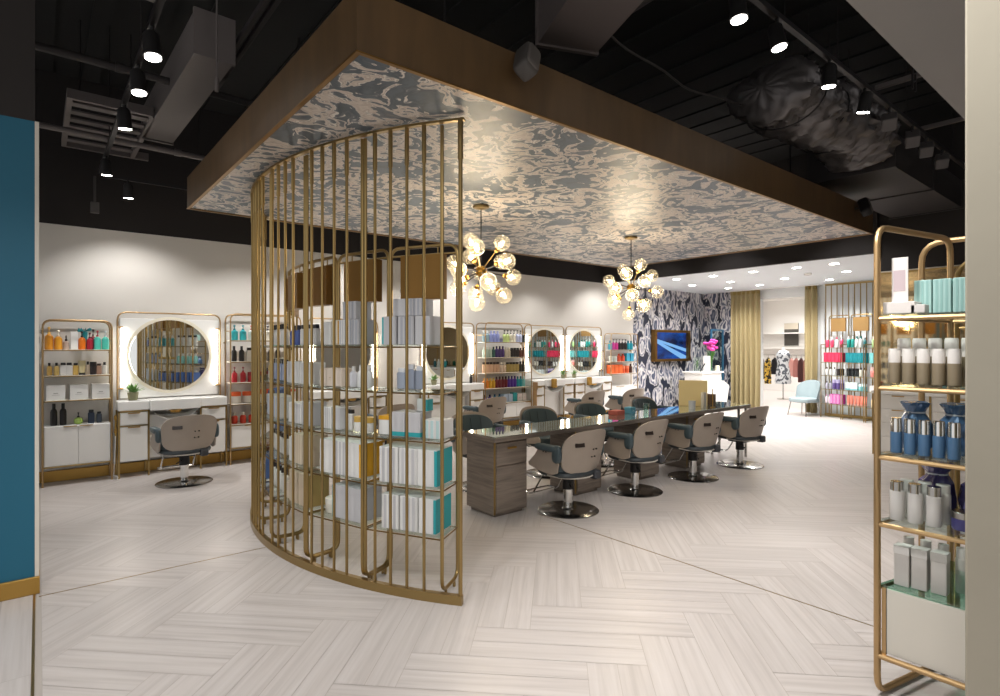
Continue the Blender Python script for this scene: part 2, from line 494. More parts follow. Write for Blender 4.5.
# ------------------------------------------------------------------ floor: double-plank herringbone laid at 45 degrees
def clip(poly, ax, val, keep_greater):
    out = []
    for i in range(len(poly)):
        a, b = poly[i], poly[(i + 1) % len(poly)]
        ia = (a[ax] >= val) == keep_greater; ib = (b[ax] >= val) == keep_greater
        if ia: out.append(a)
        if ia != ib:
            t = (val - a[ax]) / (b[ax] - a[ax]); out.append((a[0] + (b[0] - a[0]) * t, a[1] + (b[1] - a[1]) * t))
    return out
fv, ff, fuv = [], [], []
S_ = .287; g = .0013; q2 = math.sqrt(.5)
def plank(pts, toUV):
    for ax, val, kg in ((0, .012, True), (0, 20., False), (1, -3., True), (1, 8.6, False)):
        pts = clip(pts, ax, val, kg)
        if len(pts) < 3: return
    o = len(fv); ru, rv = random.random() * 60, random.random() * 60
    for p in pts:
        fv.append((p[0], p[1], 0)); u, v = toUV(p); fuv.append((u + ru, v + rv))
    ff.append(tuple(range(o, o + len(pts))))
def uv2xy(u, v): return ((u - v) * q2, (u + v) * q2)
for p in range(-16, 72):
    for q in range(-52, 34):
        k = (p + q) % 6
        u0, v0 = 3.03 + p * S_, .143 + q * S_
        if k == 0:
            for h in range(2):
                a = (u0 + g, v0 + h * S_ / 2 + g, u0 + 3 * S_ - g, v0 + (h + 1) * S_ / 2 - g)
                plank([uv2xy(a[0], a[1]), uv2xy(a[2], a[1]), uv2xy(a[2], a[3]), uv2xy(a[0], a[3])], lambda P: ((P[0] + P[1]) * q2, (P[1] - P[0]) * q2))
        elif k == 3:
            for h in range(2):
                a = (u0 + h * S_ / 2 + g, v0 + g, u0 + (h + 1) * S_ / 2 - g, v0 + 3 * S_ - g)
                plank([uv2xy(a[0], a[1]), uv2xy(a[2], a[1]), uv2xy(a[2], a[3]), uv2xy(a[0], a[3])], lambda P: ((P[1] - P[0]) * q2, (P[0] + P[1]) * q2))
for i in range(24):                                   # border planks beside the teal wall run straight
    for j in range(6):
        x1 = -.028 - i * .1435; y0 = 4.6 - j * 1.2 - (i % 3) * .4
        o = len(fv); ru, rv = random.random() * 60, random.random() * 60
        for (x, y) in ((x1 - .1435 + g, y0 - 1.2 + g), (x1 - g, y0 - 1.2 + g), (x1 - g, y0 - g), (x1 - .1435 + g, y0 - g)):
            fv.append((x, y, 0)); fuv.append((y + ru, x + rv))
        ff.append((o, o + 1, o + 2, o + 3))
nb = len(ff)
for (x0, y0, x1, y1) in ((-5, -6, 24, 11),):          # joint bed under the planks
    o = len(fv); fv += [(x0, y0, -.002), (x1, y0, -.002), (x1, y1, -.002), (x0, y1, -.002), (x0, y0, -.12), (x1, y0, -.12), (x1, y1, -.12), (x0, y1, -.12)]
    fuv += [(0, 0)] * 8
    ff += [(o, o + 1, o + 2, o + 3), (o + 7, o + 6, o + 5, o + 4), (o, o + 4, o + 5, o + 1), (o + 1, o + 5, o + 6, o + 2), (o + 2, o + 6, o + 7, o + 3), (o + 3, o + 7, o + 4, o)]
me = bpy.data.meshes.new('floor'); me.from_pydata(fv, [], ff)
ul = me.uv_layers.new(name='UVMap')
for l in me.loops: ul.data[l.index].uv = fuv[l.vertex_index]
me.materials.append(PLANK); me.materials.append(GROUT)
for i, p in enumerate(me.polygons): p.material_index = 0 if i < nb else 1
fl = bpy.data.objects.new('floor', me); COL.objects.link(fl); fl['kind'] = 'structure'; fl['label'] = 'pale striated stone planks laid in double herringbone'
# brass inlay strips
for n, bx in enumerate([(.0, 4.425, 1.5, 4.433), (3.505, .2, 3.513, 3.75), (-.028, .5, -.016, 4.48)]):
    b = MB(); b.box(bx[0], bx[1], -.004, bx[2], bx[3], .0015)
    struct('trim_%d' % (n + 1), b, BRASS)

# ------------------------------------------------------------------ walls
b = MB(); b.box(-3, WY, 0, 10.57, WY + .15, 2.9); struct('wall_back', b, PLASTER)
b = MB(); b.box(10.57, WY, 0, WX + .15, WY + .15, 2.9); struct('wall_wallpapered', b, IKAT)
b = MB(); b.box(-3, WY, 2.9, WX + .15, WY + .15, 4.6); struct('wall_back_upper', b, BLACKP)
b = MB(); b.box(-3, WY - .035, 0, 10.57, WY, .125, b=.004); struct('baseboard_back', b, GOLD)
# far wall with opening (Y 5.53..6.62)
b = MB(); b.box(WX, 7.3, 0, WX + .15, WY, 2.9); struct('wall_far_wallpapered', b, IKAT)
b = MB(); b.box(WX, 6.62, 0, WX + .15, 7.3, 2.9); b.box(WX, 5.53, 2.68, WX + .15, 6.62, 2.9); b.box(WX, -1, 0, WX + .15, 5.53, 2.9); struct('wall_far', b, mat('far_wall_white', '#dcdedd', .7))
# teal wall on the left
b = MB(); b.box(-3.5, 4.5, .105, -.02, 4.62, 2.905); struct('wall_teal', b, TEAL)
b = MB(); b.box(-.02, 4.497, .105, .0, 4.62, 2.905); struct('trim_4', b, PALE)
b = MB(); b.box(-3.5, 4.48, 0, .004, 4.62, .105, b=.003); struct('baseboard_teal', b, GOLD)
b = MB(); b.box(-3.5, 4.5, 2.905, -.02, 4.62, 4.6); struct('wall_teal_upper', b, BLACKB)
# plaster column and grey soffit in the foreground
b = MB(); b.box(2.035, -.5, 0, 2.5, .405, 4.6, b=.006); struct('column', b, COLPL)
b = MB(); b.box(2.505, -3, 3.0, 9.5, .93, 3.6); struct('soffit', b, SOFFIT); bpy.data.objects['soffit'].name = 'ceiling_soffit'
# right side wall: bronze mirror over white drawers
b = MB(); b.box(9.58, -3, 0, 9.75, 2.92, 2.62); struct('wall_right', b, mat('right_wall_paint', '#c9c2b6', .7))
b = MB(); b.box(9.58, -3, 2.62, 9.75, 2.9, 4.6); struct('wall_right_upper', b, BLACKP)
b = MB(); b.box(2.6, -1.75, 0, 9.55, -1.6, 2.998); struct('wall_front', b, PLASTER)
# ceilings
b = MB(); b.box(-4, -1.5, 4.6, 14, 8.4, 4.7); struct('ceiling', b, mat('ceiling_black', '#0b0a0a', .85))
b = MB(); b.box(9.60, 2.6, 2.9, WX + .15, WY, 3.0); struct('ceiling_far', b, CEILW)
b = MB(); b.box(9.5, 2.9, 2.895, 9.598, WY, 4.6); struct('wall_bulkhead', b, BLACKP)
# deck ribs overhead
b = MB()
for i in range(30): b.box(-3.4 + i * .42, -1.4, 4.58, -3.4 + i * .42 + .16, 8.05, 4.6)
struct('ceiling_ribs', b, mat('deck_paint', '#0b0a0a', .85))

# ------------------------------------------------------------------ suspended canopy
X0, X1, Y0, Y1 = 1.12, 7.72, 2.4, 6.2
cn = thing('suspended_canopy', 'large suspended canopy with bronze fascia and marbled blue-grey underside', 'canopy', (X0, Y0, 2.87))
b = MB(); b.box(X0 + .03, Y0 + .03, 2.873, X1 - .03, Y1 - .03, 2.9); b.build('marbled_panel', MARBLE, cn, True, 0)
b = MB()
b.box(X0, Y0, 2.87, X1, Y0 + .03, 3.17); b.box(X0, Y1 - .03, 2.87, X1, Y1, 3.17); b.box(X0, Y0 + .03, 2.87, X0 + .03, Y1 - .03, 3.17); b.box(X1 - .03, Y0 + .03, 2.87, X1, Y1 - .03, 3.17)
b.box(X0 + .03, Y0 + .03, 3.14, X1 - .03, Y1 - .03, 3.17)
b.build('fascia', FASCIA, cn, True, 0)
b = MB(); e = .004
for (a0, a1, c0, c1) in ((X0 - e, Y0 - e, X1 + e, Y0 + .02), (X0 - e, Y1 - .02, X1 + e, Y1 + e), (X0 - e, Y0 + .02, X0 + .02, Y1 - .02), (X1 - .02, Y0 + .02, X1 + e, Y1 - .02)):
    b.box(a0, a1, 2.862, c0, c1, 2.869)
b.build('edge_trim', BRASS2, cn, True, 0)
for i, (x, y) in enumerate(((2, 3), (6.9, 3), (2, 5.6), (6.9, 5.6))):
    b = MB(); b.tube([(x, y, 3.17), (x, y, 4.58)], .008, 6); b.build('hanger_rod', DARKM, cn, True)

# ------------------------------------------------------------------ lights helper
KS = .36
def spot(loc, to, power, size=70, blend=.6, colr=(1, .98, .958), rad=.05):
    l = bpy.data.lights.new('spot', 'SPOT'); l.energy = power * KS; l.spot_size = RAD(size); l.spot_blend = blend; l.color = colr; l.shadow_soft_size = rad
    o = bpy.data.objects.new('spot', l); COL.objects.link(o); o.location = loc
    o.rotation_euler = (Vector(to) - Vector(loc)).to_track_quat('-Z', 'Y').to_euler()
    return o

# ------------------------------------------------------------------ ceiling track lights
def track_rail(p0, p1, label, group=None):
    d = (Vector(p1) - Vector(p0)); t = thing('track_rail', label, 'light track', p0)
    b = MB()
    side = Vector((-d.y, d.x, 0)).normalized() * .018
    P = [Vector(p0) + side, Vector(p0) - side, Vector(p0) - side + Vector((0, 0, .035)), Vector(p0) + side + Vector((0, 0, .035))]
    b.prism(P, d); b.build('rail', DARKM, t, True)
    n = max(2, int(d.length / 1.6))
    for i in range(n):
        p = Vector(p0) + d * ((i + .5) / n); c = MB(); c.tube([(p.x, p.y, p.z + .035), (p.x, p.y, 4.59)], .004, 5); c.build('hanger_rod', DARKM, t, True)
    return t
track_rail((.52, 3.3, 3.42), (.52, 7.6, 3.42), 'black light track running out from above the teal wall')
track_rail((.56, 7.3, 3.32), (9.4, 7.3, 3.32), 'long black light track running above the mirror stations')
track_rail((2.2, 1.66, 3.6), (8.6, 1.66, 3.6), 'black light track beside the wrinkled foil duct')
def spotlight(loc, aim, label, group, lit=True, power=200, size=75, square=False):
    t = thing('track_spotlight', label, 'spotlight', loc, 0, group)
    d = (Vector(aim) - Vector(loc)).normalized()
    M = Matrix.Translation((0, 0, -.12)) @ d.to_track_quat('Z', 'Y').to_matrix().to_4x4()
    b = MB(); b.tube([(0, 0, 0), (0, 0, -.07)], .012, 8); b.tube([(-.03, 0, -.06), (.03, 0, -.06)], .01, 6); b.tube([(.03, 0, -.06), (.03, 0, -.12)], .006, 6); b.build('bracket', BLACKM, t)
    b = MB()
    if square: b.box(-.055, -.055, -.06, .055, .055, .06, b=.006, M=M)
    else: b.lathe([(.03, -.09), (.045, -.07), (.05, .06), (.052, .065)], 16, M=M)
    b.build('lamp_head', BLACKM if not square else mat('grey_lamp_head', '#5b5757', .5), t)
    b = MB()
    if square: b.box(-.045, -.045, .0605, .045, .045, .066, M=M)
    else: b.lathe([(.043, .0655), (.043, .071)], 16, M=M)
    b.build('lens', LENS if lit else mat('unlit_lens', '#4b4848', .3), t)
    if lit:
        p = Vector(loc) + Vector((0, 0, -.12)) + d * .09
        spot(p, aim, power, size)
    return t
for i, (y, nm) in enumerate(((3.9, 'first'), (4.5, 'second'), (5.3, 'third'), (6.85, 'fourth'))):
    spotlight((.52, y, 3.42), ((.7, .75, .8, .7)[i], y - (.5, .3, -.6, -.6)[i], 0), 'black track spotlight, %s from the camera side on the track above the teal wall' % nm, 'spotlights above the teal wall', power=170, size=62)
for i, x in enumerate((.75, 2.05, 3.35, 4.75, 5.6, 7.3, 9.15)):
    spotlight((x, 7.3, 3.32), (x + .12, 7.75 - .5 * (i % 2), .6), 'black track spotlight, %s from the teal wall above the mirror stations' % ORD[i], 'spotlights above the mirror stations', power=(200 if i == 0 else 210), size=120)
for i, x in enumerate((3.14, 3.63, 4.45, 5.16)):
    spotlight((x, 1.66, 3.6), (x + (.0, .3, .4, .6)[i], (1.3, 1.0, 2.0, 2.6)[i], 0), 'round lit track spotlight, %s from the camera beside the foil duct' % ORD[i], 'round spotlights beside the foil duct', power=290)
for i, x in enumerate((5.74, 6.39, 6.83, 7.39)):
    spotlight((x, 1.66, 3.6), (x + 4.2, 3.2, 0), 'square grey track spotlight, %s from the round lit lamps' % ORD[i], 'square spotlights beside the foil duct', lit=False, square=True)
# spots added without lamp heads to brighten near floor, foreground shelves and far aisle
for p, a, w in (((.52, 1.2, 3.3), (.6, 2.2, 0), 190), ((-.6, 2.4, 3.3), (.2, 3.6, 0), 200), ((1.3, .2, 3.4), (2.2, 1.8, 0), 130), ((2.0, 1.2, 3.4), (2.2, 1.9, 0), 120), ((.3, 1.8, 3.3), (.5, 2.8, 0), 220), ((2.1, .9, 3.3), (3.0, .8, 1.0), 150), ((8.6, 3.4, 3.9), (9.0, 3.0, 0), 260), ((8.7, 5.2, 3.9), (9.0, 5.0, 0), 260), ((8.6, 6.6, 3.9), (9., 6.5, 0), 200), ((1.2, 1.5, 3.3), (2.9, .75, 1.0), 420)):
    spot(p, a, w, 95)

# ------------------------------------------------------------------ recessed downlights in the far ceiling
for i, (x, y) in enumerate([(10.2, 7.45), (10.1, 6.65), (10.2, 5.9), (10.2, 5.1), (10.25, 4.35), (10.25, 3.75), (11.4, 7.1), (11.4, 6.2), (11.7, 5.2), (11.5, 4.0), (12.6, 6.9), (12.5, 6.1), (12.6, 4.7)]):
    t = thing('ceiling_downlight', 'small recessed round downlight, %s along the white far ceiling from the bulkhead' % ORD[i], 'downlight', (x, y, 2.9), 0, 'downlights in the far ceiling')
    b = MB(); b.lathe([(.055, -.004), (.085, -.004), (.085, -.0005), (.055, -.0005)], 18); b.build('trim_ring', WHITE, t)
    b = MB(); b.lathe([(.07, -.0065), (.07, -.0005)], 16); b.build('lens', DOWN, t)
    if (i % 2 == 0 or x > 12) and i: spot((x, y, 2.87), (x, y, 0), (560 if y < 6 else 330), 140, .8, (1, .98, .96))
t = thing('ceiling_detector', 'small round smoke detector on the white far ceiling', 'smoke detector', (11.2, 4.55, 2.9))
b = MB(); b.lathe([(.05, -.04), (.06, -.03), (.065, -.0005)], 16); b.build('housing', WHITE, t)

# ------------------------------------------------------------------ speakers on the fascia
for x, lb in ((2.07, 'grey oval speaker clipped to the near end of the bronze fascia'), (7.15, 'dark oval speaker clipped to the far end of the bronze fascia')):
    t = thing('ceiling_speaker', lb, 'speaker', (x, Y0, 3.08), 0, 'speakers on the bronze fascia')
    M = Matrix.Translation((0, -.1, 0)) @ Matrix.Rotation(RAD(28), 4, 'Y') @ Matrix.Rotation(RAD(-20), 4, 'X')
    b = MB(); b.blob((0, 0, 0), (.06, .055, .105), 5, 20, 12, M=M); b.build('cabinet', mat('speaker_grey', '#46423f', .6) if x < 3 else BLACKM, t)
    b = MB(); b.blob((0, -.042, 0), (.048, .02, .088), 5, 18, 10, M=M); b.build('grille', mat('speaker_grille', '#5c5753', .7, bump=.3, bscale=300), t)
    b = MB(); b.tube([(0, -.06, 0), (0, 0, 0)], .012, 8); b.build('bracket', DARKM, t)

# ------------------------------------------------------------------ ducts, pipes and cables overhead
def solo(name, mb, m, label, cat, loc=None, group=None, smooth=35, local=False):
    o = mb.build(name, m, smooth=smooth, world=bool(loc) and not local, loc=loc); return tag(o, label, cat, group)
b = MB(); b.tube([(-3, 5.2, 3.7), (2.2, 5.36, 3.7)], .03, 10); b.lathe([(.038, -.03), (.038, .03)], 10, M=Matrix.Translation((.49, 5.3, 3.7)) @ Matrix.Rotation(RAD(90), 4, 'Y'))
solo('ceiling_pipe', b, DUCTD, 'dark ceiling pipe nearest the camera, crossing the black light track', 'pipe')
b = MB(); b.tube([(-1, 6.45, 3.5), (1.6, 6.58, 3.5)], .028, 10); b.lathe([(.036, -.03), (.036, .03)], 10, M=Matrix.Translation((1.1, 6.55, 3.5)) @ Matrix.Rotation(RAD(90), 4, 'Y'))
solo('ceiling_pipe', b, DUCT, 'grey ceiling pipe below the slatted grille, running to the canopy corner', 'pipe')
def duct(name, x0, y0, x1, y1, z, hgt, w, m, label):
    """box duct along a line, z = underside"""
    t = thing(name, label, 'duct', (x0, y0, z)); d = Vector((x1 - x0, y1 - y0, 0)); n = Vector((-d.y, d.x, 0)).normalized() * (w / 2)
    p = Vector((x0, y0, z)); b = MB(); b.prism([p + n, p - n, p - n + Vector((0, 0, hgt)), p + n + Vector((0, 0, hgt))], d); b.build('casing', m, t, True, 0)
    k = max(1, int(d.length / 1.1)); u = d.normalized() * .03
    for i in range(k + 1):
        q = p + d * (i / max(1, k)) - u * .5; nn = n * 1.06; b = MB(); dz = Vector((0, 0, -.015)); up = Vector((0, 0, hgt + .03))
        b.prism([q + nn + dz, q - nn + dz, q - nn + dz + up, q + nn + dz + up], u); b.build('flange', m, t, True, 0)
    return t
duct('ceiling_duct', .98, 4.45, .93, 6.6, 3.6, .3, .26, DUCT, 'grey box duct beside the black light track, above the canopy corner')
duct('ceiling_duct', -.6, 4.0, .72, 4.2, 3.95, .3, .9, DUCT, 'broad grey duct plate overhead at the top of the light track')
duct('ceiling_duct', 2.25, 1.5, 2.72, 2.62, 3.5, .35, .42, mat('taupe_duct', '#5a5250', .6), 'wide taupe duct dropping over the near fascia by the speaker')
duct('ceiling_duct', 6.7, 2.3, 9.4, 2.3, 3.35, .35, .8, DUCTD, 'low dark duct at the far end of the foil duct')
t = thing('ceiling_grille', 'slatted grey air grille hung between the two ceiling pipes', 'air grille', (.2, 5.95, 3.6))
b = MB()
for (x0, y0, x1, y1) in ((.18, 5.93, .8, 5.97), (.18, 7.38, .95, 7.42), (.18, 5.97, .22, 7.38), (.78, 5.97, .82, 7.38)): b.box(x0, y0, 3.6, x1, y1, 3.68)
b.build('frame', DUCT, t, True, 0)
for i in range(6):
    b = MB(); y = 6.08 + i * .22; b.box(.22, y, 3.62, .78, y + .1, 3.635); b.build('slat', DUCT, t, True, 0)
for i in range(2):
    b = MB(); b.tube([(.3 + .4 * i, 6.6, 3.68), (.3 + .4 * i, 6.6, 4.59)], .005, 5); b.build('hanger_rod', DARKM, t, True)
for i, x in enumerate((1.15, 1.21)):
    b = MB(); b.box(x, 3.4, 3.8, x + .03, 5.6, 3.84); solo('ceiling_strut', b, DUCTD, ('narrow dark strut above the canopy corner, nearer the light track', 'narrow dark strut above the canopy corner, farther from the light track')[i], 'strut', group='struts above the canopy corner', smooth=0)
b = MB(); b.tube([(.95, 4.25, 3.3), (.95, 4.25, 4.59)], .006, 6); b.lathe([(.014, 0), (.014, .09)], 8, c=(.95, 4.25, 3.28))
solo('hanging_rod', b, DUCT, 'thin threaded rod hanging beside the grey box duct', 'rod')
# wrinkled foil duct
def wrinkled(path, r, seed):
    from mathutils import noise
    N = 110; M_ = 44; vs = []; fs = []
    for i in range(N + 1):
        t = i / N; k = t * (len(path) - 1); j = min(int(k), len(path) - 2); f = k - j
        p = Vector(path[j]).lerp(Vector(path[j + 1]), f)
        end = min(1, (t / .06 + .02) ** .5, ((1 - t) / .06 + .02) ** .5)
        p.z += .05 * noise.noise(Vector((t * 5, seed, 0)))
        for a in range(M_):
            th = 2 * math.pi * a / M_
            q = Vector((t * 9, 2.2 * math.cos(th), 2.2 * math.sin(th))) + Vector((seed, 0, 0))
            n1 = noise.noise(q * .55); n2 = abs(noise.noise(q * 1.5)); n3 = abs(noise.noise(q * 3.4)); n4 = noise.noise(q * 8)
            rr = r * end * (1 + .22 * n1 - .32 * n2 + .05 - .18 * n3 + .05 * n4)
            vs.append((p.x + .03 * n4, p.y + rr * math.cos(th) * 1.2, p.z + rr * math.sin(th) * .85))
    for i in range(N):
        for a in range(M_):
            c = (a + 1) % M_; fs.append((i * M_ + a, i * M_ + c, (i + 1) * M_ + c, (i + 1) * M_ + a))
    fs.append(tuple(range(M_ - 1, -1, -1))); fs.append(tuple(N * M_ + k for k in range(M_)))
    b = MB(); b.add(vs, fs); return b
t = thing('foil_duct', 'fat wrinkled foil duct above the far half of the bronze fascia', 'duct', (4.8, 2.2, 3.5))
wrinkled([(4.75, 2.3, 3.72), (5.3, 2.24, 3.68), (6.0, 2.16, 3.64), (6.66, 2.14, 3.6)], .31, 4).build('foil_sleeve', mat('crinkled_foil', '#6a6666', .38, .6, bump=.25, bscale=14), t, True, 70)
for i in range(4):
    b = MB(); x = 5.0 + i * .48; pts = [(x, 2.22 + .34 * math.cos(a * .3142), 3.66 + .245 * math.sin(a * .3142)) for a in range(20)]
    b.tube(pts, .007, 5, closed=True); b.tube([(x, 2.22, 3.9), (x, 2.22, 4.59)], .004, 5); b.build('strap', BLACKM, t, True)
b = MB(); b.tube([(2.9, 1.3, 3.75), (2.98, 2.38, 3.75)], .06, 12); b.lathe([(.072, -.03), (.072, .03)], 12, M=Matrix.Translation((2.95, 2.0, 3.75)) @ Matrix.Rotation(RAD(90), 4, 'X'))
solo('ceiling_pipe', b, DUCTD, 'short thick dark pipe beside the taupe duct', 'pipe')
b = MB(); b.tube([(2.9 + i * .13, 2.45 + .02 * math.sin(i), 3.62 - .1 * math.sin(math.pi * i / 14)) for i in range(15)], .008, 6); solo('ceiling_cable', b, DUCTD, 'sagging black cable between the taupe duct and the foil duct', 'cable')
t = thing('cable_ladder', 'narrow ladder of coiled cable hanging by the grey soffit edge', 'cable', (5.2, 1.35, 3.5))
for k in range(2):
    b = MB(); b.tube([(5.2 + .07 * k, 1.35, 3.5), (5.2 + .07 * k, 1.35, 4.55)], .008, 6); b.build('cord', DARKM, t, True)
b = MB()
for i in range(16): b.tube([(5.2, 1.35, 3.55 + i * .06), (5.27, 1.35, 3.58 + i * .06)], .006, 5)
b.build('rungs', DARKM, t, True)
for i, (x, y, z) in enumerate(((6.0, 1.35, 3.9), (7.2, 1.3, 3.8))):
    b = MB(); b.box(x, y - .4, z, x + .04, y + .5, z + .04); b.tube([(x + .02, y, z), (x + .02, y, 4.59)], .006, 5)
    solo('ceiling_strut', b, DUCT, ('short grey strut near the soffit edge, nearer the round lit lamps', 'short grey strut near the soffit edge, above the square lamps')[i], 'strut', group='struts near the soffit', smooth=0)
b = MB(); b.box(.44, 7.66, 3.0, .52, 7.72, 3.12, b=.005); b.tube([(.48, 7.69, 3.12), (.48, 7.69, 3.41)], .012, 6); solo('ceiling_junction_box', b, mat('box_grey', '#3d3938', .6), 'small grey junction box hanging at the corner of the tracks', 'junction box')
# ------------------------------------------------------------------ curved brass slat screen
CX, CY, CR = 4.27, 4.453, 2.92
def pol(r, deg, z=0): return Vector((CX - r * math.cos(RAD(deg)), CY + r * math.sin(RAD(deg)), z))
A0, DA = -36.45, 2.29
scr = thing('slatted_screen', 'tall curved brass slatted screen standing under the marbled canopy', 'screen', (1.36, CY, 0))
def arc_rail(r0, r1, z0, z1, a0, a1, n=60):
    b = MB(); vs = []; fs = []
    for i in range(n + 1):
        a = a0 + (a1 - a0) * i / n
        vs += [pol(r0, a, z0), pol(r1, a, z0), pol(r1, a, z1), pol(r0, a, z1)]
    for i in range(n):
        o = i * 4
        for k in range(4): fs.append((o + k, o + (k + 1) % 4, o + 4 + (k + 1) % 4, o + 4 + k))
    fs += [(3, 2, 1, 0), (n * 4, n * 4 + 1, n * 4 + 2, n * 4 + 3)]
    b.add(vs, fs); return b
arc_rail(2.903, 2.938, 0, .055, A0 - .25, 35.1).build('base_rail', BRASS, scr, True)
arc_rail(2.904, 2.936, 2.848, 2.862, A0 - .5, 35.1).build('top_rail', BRASS, scr, True)
for i in range(32):
    if i % 5 == 1 and i: continue
    a = A0 + DA * i; rr = .0095 if i else .0125
    b = MB(); p = pol(CR, a)
    b.lathe([(rr, .055), (rr, 2.62), (rr + .004, 2.622), (rr + .004, 2.848)], 10, c=(p.x, p.y, 0)); b.build('bar', BRASS, scr, True)

# ------------------------------------------------------------------ display bays inside the screen
LV = [.37, .66, .95, 1.245, 1.53]
LVN = ['lowest', 'second-lowest', 'middle', 'second-highest', 'top']
RF, RB = 2.888, 2.63
BAYN = ['first', 'second', 'third', 'fourth', 'fifth', 'sixth']
def bay_frame(k):
    a, c = A0 + DA * (1 + 5 * k) + .25, A0 + DA * (6 + 5 * k) - .25
    return a, c
for k in range(6):
    a, c = bay_frame(k); mid = (a + c) / 2
    o = pol(2.76, mid)
    t = thing('display_bay', 'brass display bay with bronze header, %s from the open end of the curved screen' % BAYN[k], 'display shelves', o, 0, 'display bays in the slatted screen')
    for ang in (a, c):
        b = MB(); b.tube(fillet([pol(RF, ang, 2.845), pol(RF, ang, .045), pol(RB, ang, .045), pol(RB, ang, 1.9)], .075), .0115, 8)
        for r in (RF - .06, RB + .06): b.lathe([(.009, 0), (.009, .04)], 8, c=pol(r, ang))
        b.build('side_frame', BRASS, t, True)
    b = MB(); b.tube(fillet([pol(RB, a, 1.9), pol(RB, a, 2.18), pol(RB, c, 2.18), pol(RB, c, 1.9)], .075), .0115, 8); b.build('back_frame', BRASS, t, True)
    # header panel hung from the top bar
    u = (pol(RB, c) - pol(RB, a)); L = u.length; u.normalize(); n = Vector((-u.y, u.x, 0))
    if n.dot(pol(1, mid) - pol(0, mid)) < 0: n = -n
    w = .155
    m0 = (pol(RB, a) + pol(RB, c)) / 2
    P = [m0 - u * w - n * .035, m0 + u * w - n * .035, m0 + u * w + n * .035, m0 - u * w + n * .035]
    b = MB(); b.prism([p + Vector((0, 0, 1.83)) for p in P], (0, 0, .29)); h = b.build('header_panel', BRASS2, t, True, 0)
    b = MB(); b.tube([pol(RB, a, 2.125), pol(RB, c, 2.125)], .007, 6)
    for s in (-.7, .7): q = m0 + u * (w * s); b.tube([(q.x, q.y, 2.12), (q.x, q.y, 2.175)], .005, 6)
    b.build('header_rail', BRASS, t, True)
    for z in LV:
        b = MB(); q = [pol(RF - .01, a + .15, z - .008), pol(RF - .01, c - .15, z - .008), pol(RB + .005, c - .15, z - .008), pol(RB + .005, a + .15, z - .008)]
        b.prism(q, (0, 0, .007)); g_ = b.build('shelf', GLASS, t, True, 0)
        b = MB(); b.tube([pol(RF, a, z - .014), pol(RF, c, z - .014)], .005, 6); b.tube([pol(RB, a, z - .014), pol(RB, c, z - .014)], .005, 6)
        for ang in (a, c): b.tube([pol(RF, ang, z - .014), pol(RB, ang, z - .014)], .005, 6)
        d_ = b.build('shelf_support', mat('dark_brass', '#7a623c', .35, 1.), t, True)

def cage_items(k, lv, items):
    """items: (t along the bay from the open end, radius, kind, h, w, cols, words[, dz])"""
    a, c = bay_frame(k); mid = RAD((a + c) / 2)
    rz = math.atan2(-math.cos(mid), -math.sin(mid))
    pa, pc = pol(1, a) - pol(0, a), pol(1, c) - pol(0, c)
    for i, it in enumerate(items):
        t, r, kind, h, w, cols, words = it[:7]; dz = it[7] if len(it) > 7 else 0
        q = pol(r, a).lerp(pol(r, c), t)
        assert 0 < t < 1
        where = '%s on the %s shelf of the %s curved-screen bay' % (ORD[i], LVN[lv], BAYN[k])
        product(kind, h, w, cols, (q.x, q.y, LV[lv] + dz), rz, '%s, %s' % (words, where), 'stock in the %s screen bay' % BAYN[k])
GR, GW, GL, TE, YE, BE = '#c3c2c4', '#e2e1de', '#a9abb3', '#2a9fa5', '#d9a021', '#c8b79f'
# bay 0, at the open end
cage_items(0, 4, [(.30, 2.74, 'box', .18, .105, [GR, None, .17], 'grey carton'), (.53, 2.74, 'box', .18, .115, [GR, GL, .17, 'stripes'], 'grey striped carton'), (.765, 2.74, 'box', .18, .105, [GR, TE, .17, 'lend'], 'grey carton with teal end'),
                  (.42, 2.74, 'box', .11, .10, [GR, GL, .15, 'stripes'], 'small stacked grey striped carton', .182), (.63, 2.74, 'box', .11, .10, [GR, None, .15], 'small stacked plain grey carton', .182)])
cage_items(0, 3, [(.40, 2.76, 'square', .15, .062, ['#8b93a3', '#c9ccd2'], 'blue-grey bottle'), (.53, 2.76, 'square', .16, .062, ['#8b93a3', '#c9ccd2'], 'blue-grey bottle'), (.66, 2.76, 'square', .135, .06, ['#98a0ae', '#d5d7da'], 'short blue-grey bottle')])
cage_items(0, 2, [(.16, 2.76, 'box', .115, .14, [GW, '#b9d3d3', .15, 'stripes'], 'pale box with faint stripes'), (.42, 2.76, 'box', .155, .10, [GR, TE, .15, 'base'], 'grey box with teal base'), (.63, 2.76, 'box', .155, .095, [GR, TE, .15, 'base'], 'grey box with teal base'), (.85, 2.74, 'box', .12, .10, [GW, YE, .12, 'top'], 'white box with gold lid'), (.36, 2.74, 'box', .08, .075, ['#c9cac8', TE, .07, 'end'], 'little stacked box with teal end', .157)])
cage_items(0, 1, [(.20, 2.76, 'box', .225, .135, [GW, TE, .2, 'end'], 'tall white box with teal edge'), (.46, 2.76, 'box', .225, .135, [GW, GR, .2, 'stripes'], 'tall white striped box'), (.73, 2.76, 'box', .225, .135, [GW, GR, .2, 'stripes'], 'tall white striped box')])
cage_items(0, 0, [(.20, 2.76, 'box', .215, .12, [GW, TE, .2, 'end'], 'white box with teal edge'), (.45, 2.76, 'box', .215, .125, [GW, GR, .2, 'stripes'], 'white striped box'), (.71, 2.76, 'box', .215, .125, [GW, GR, .2, 'stripes'], 'white striped box')])
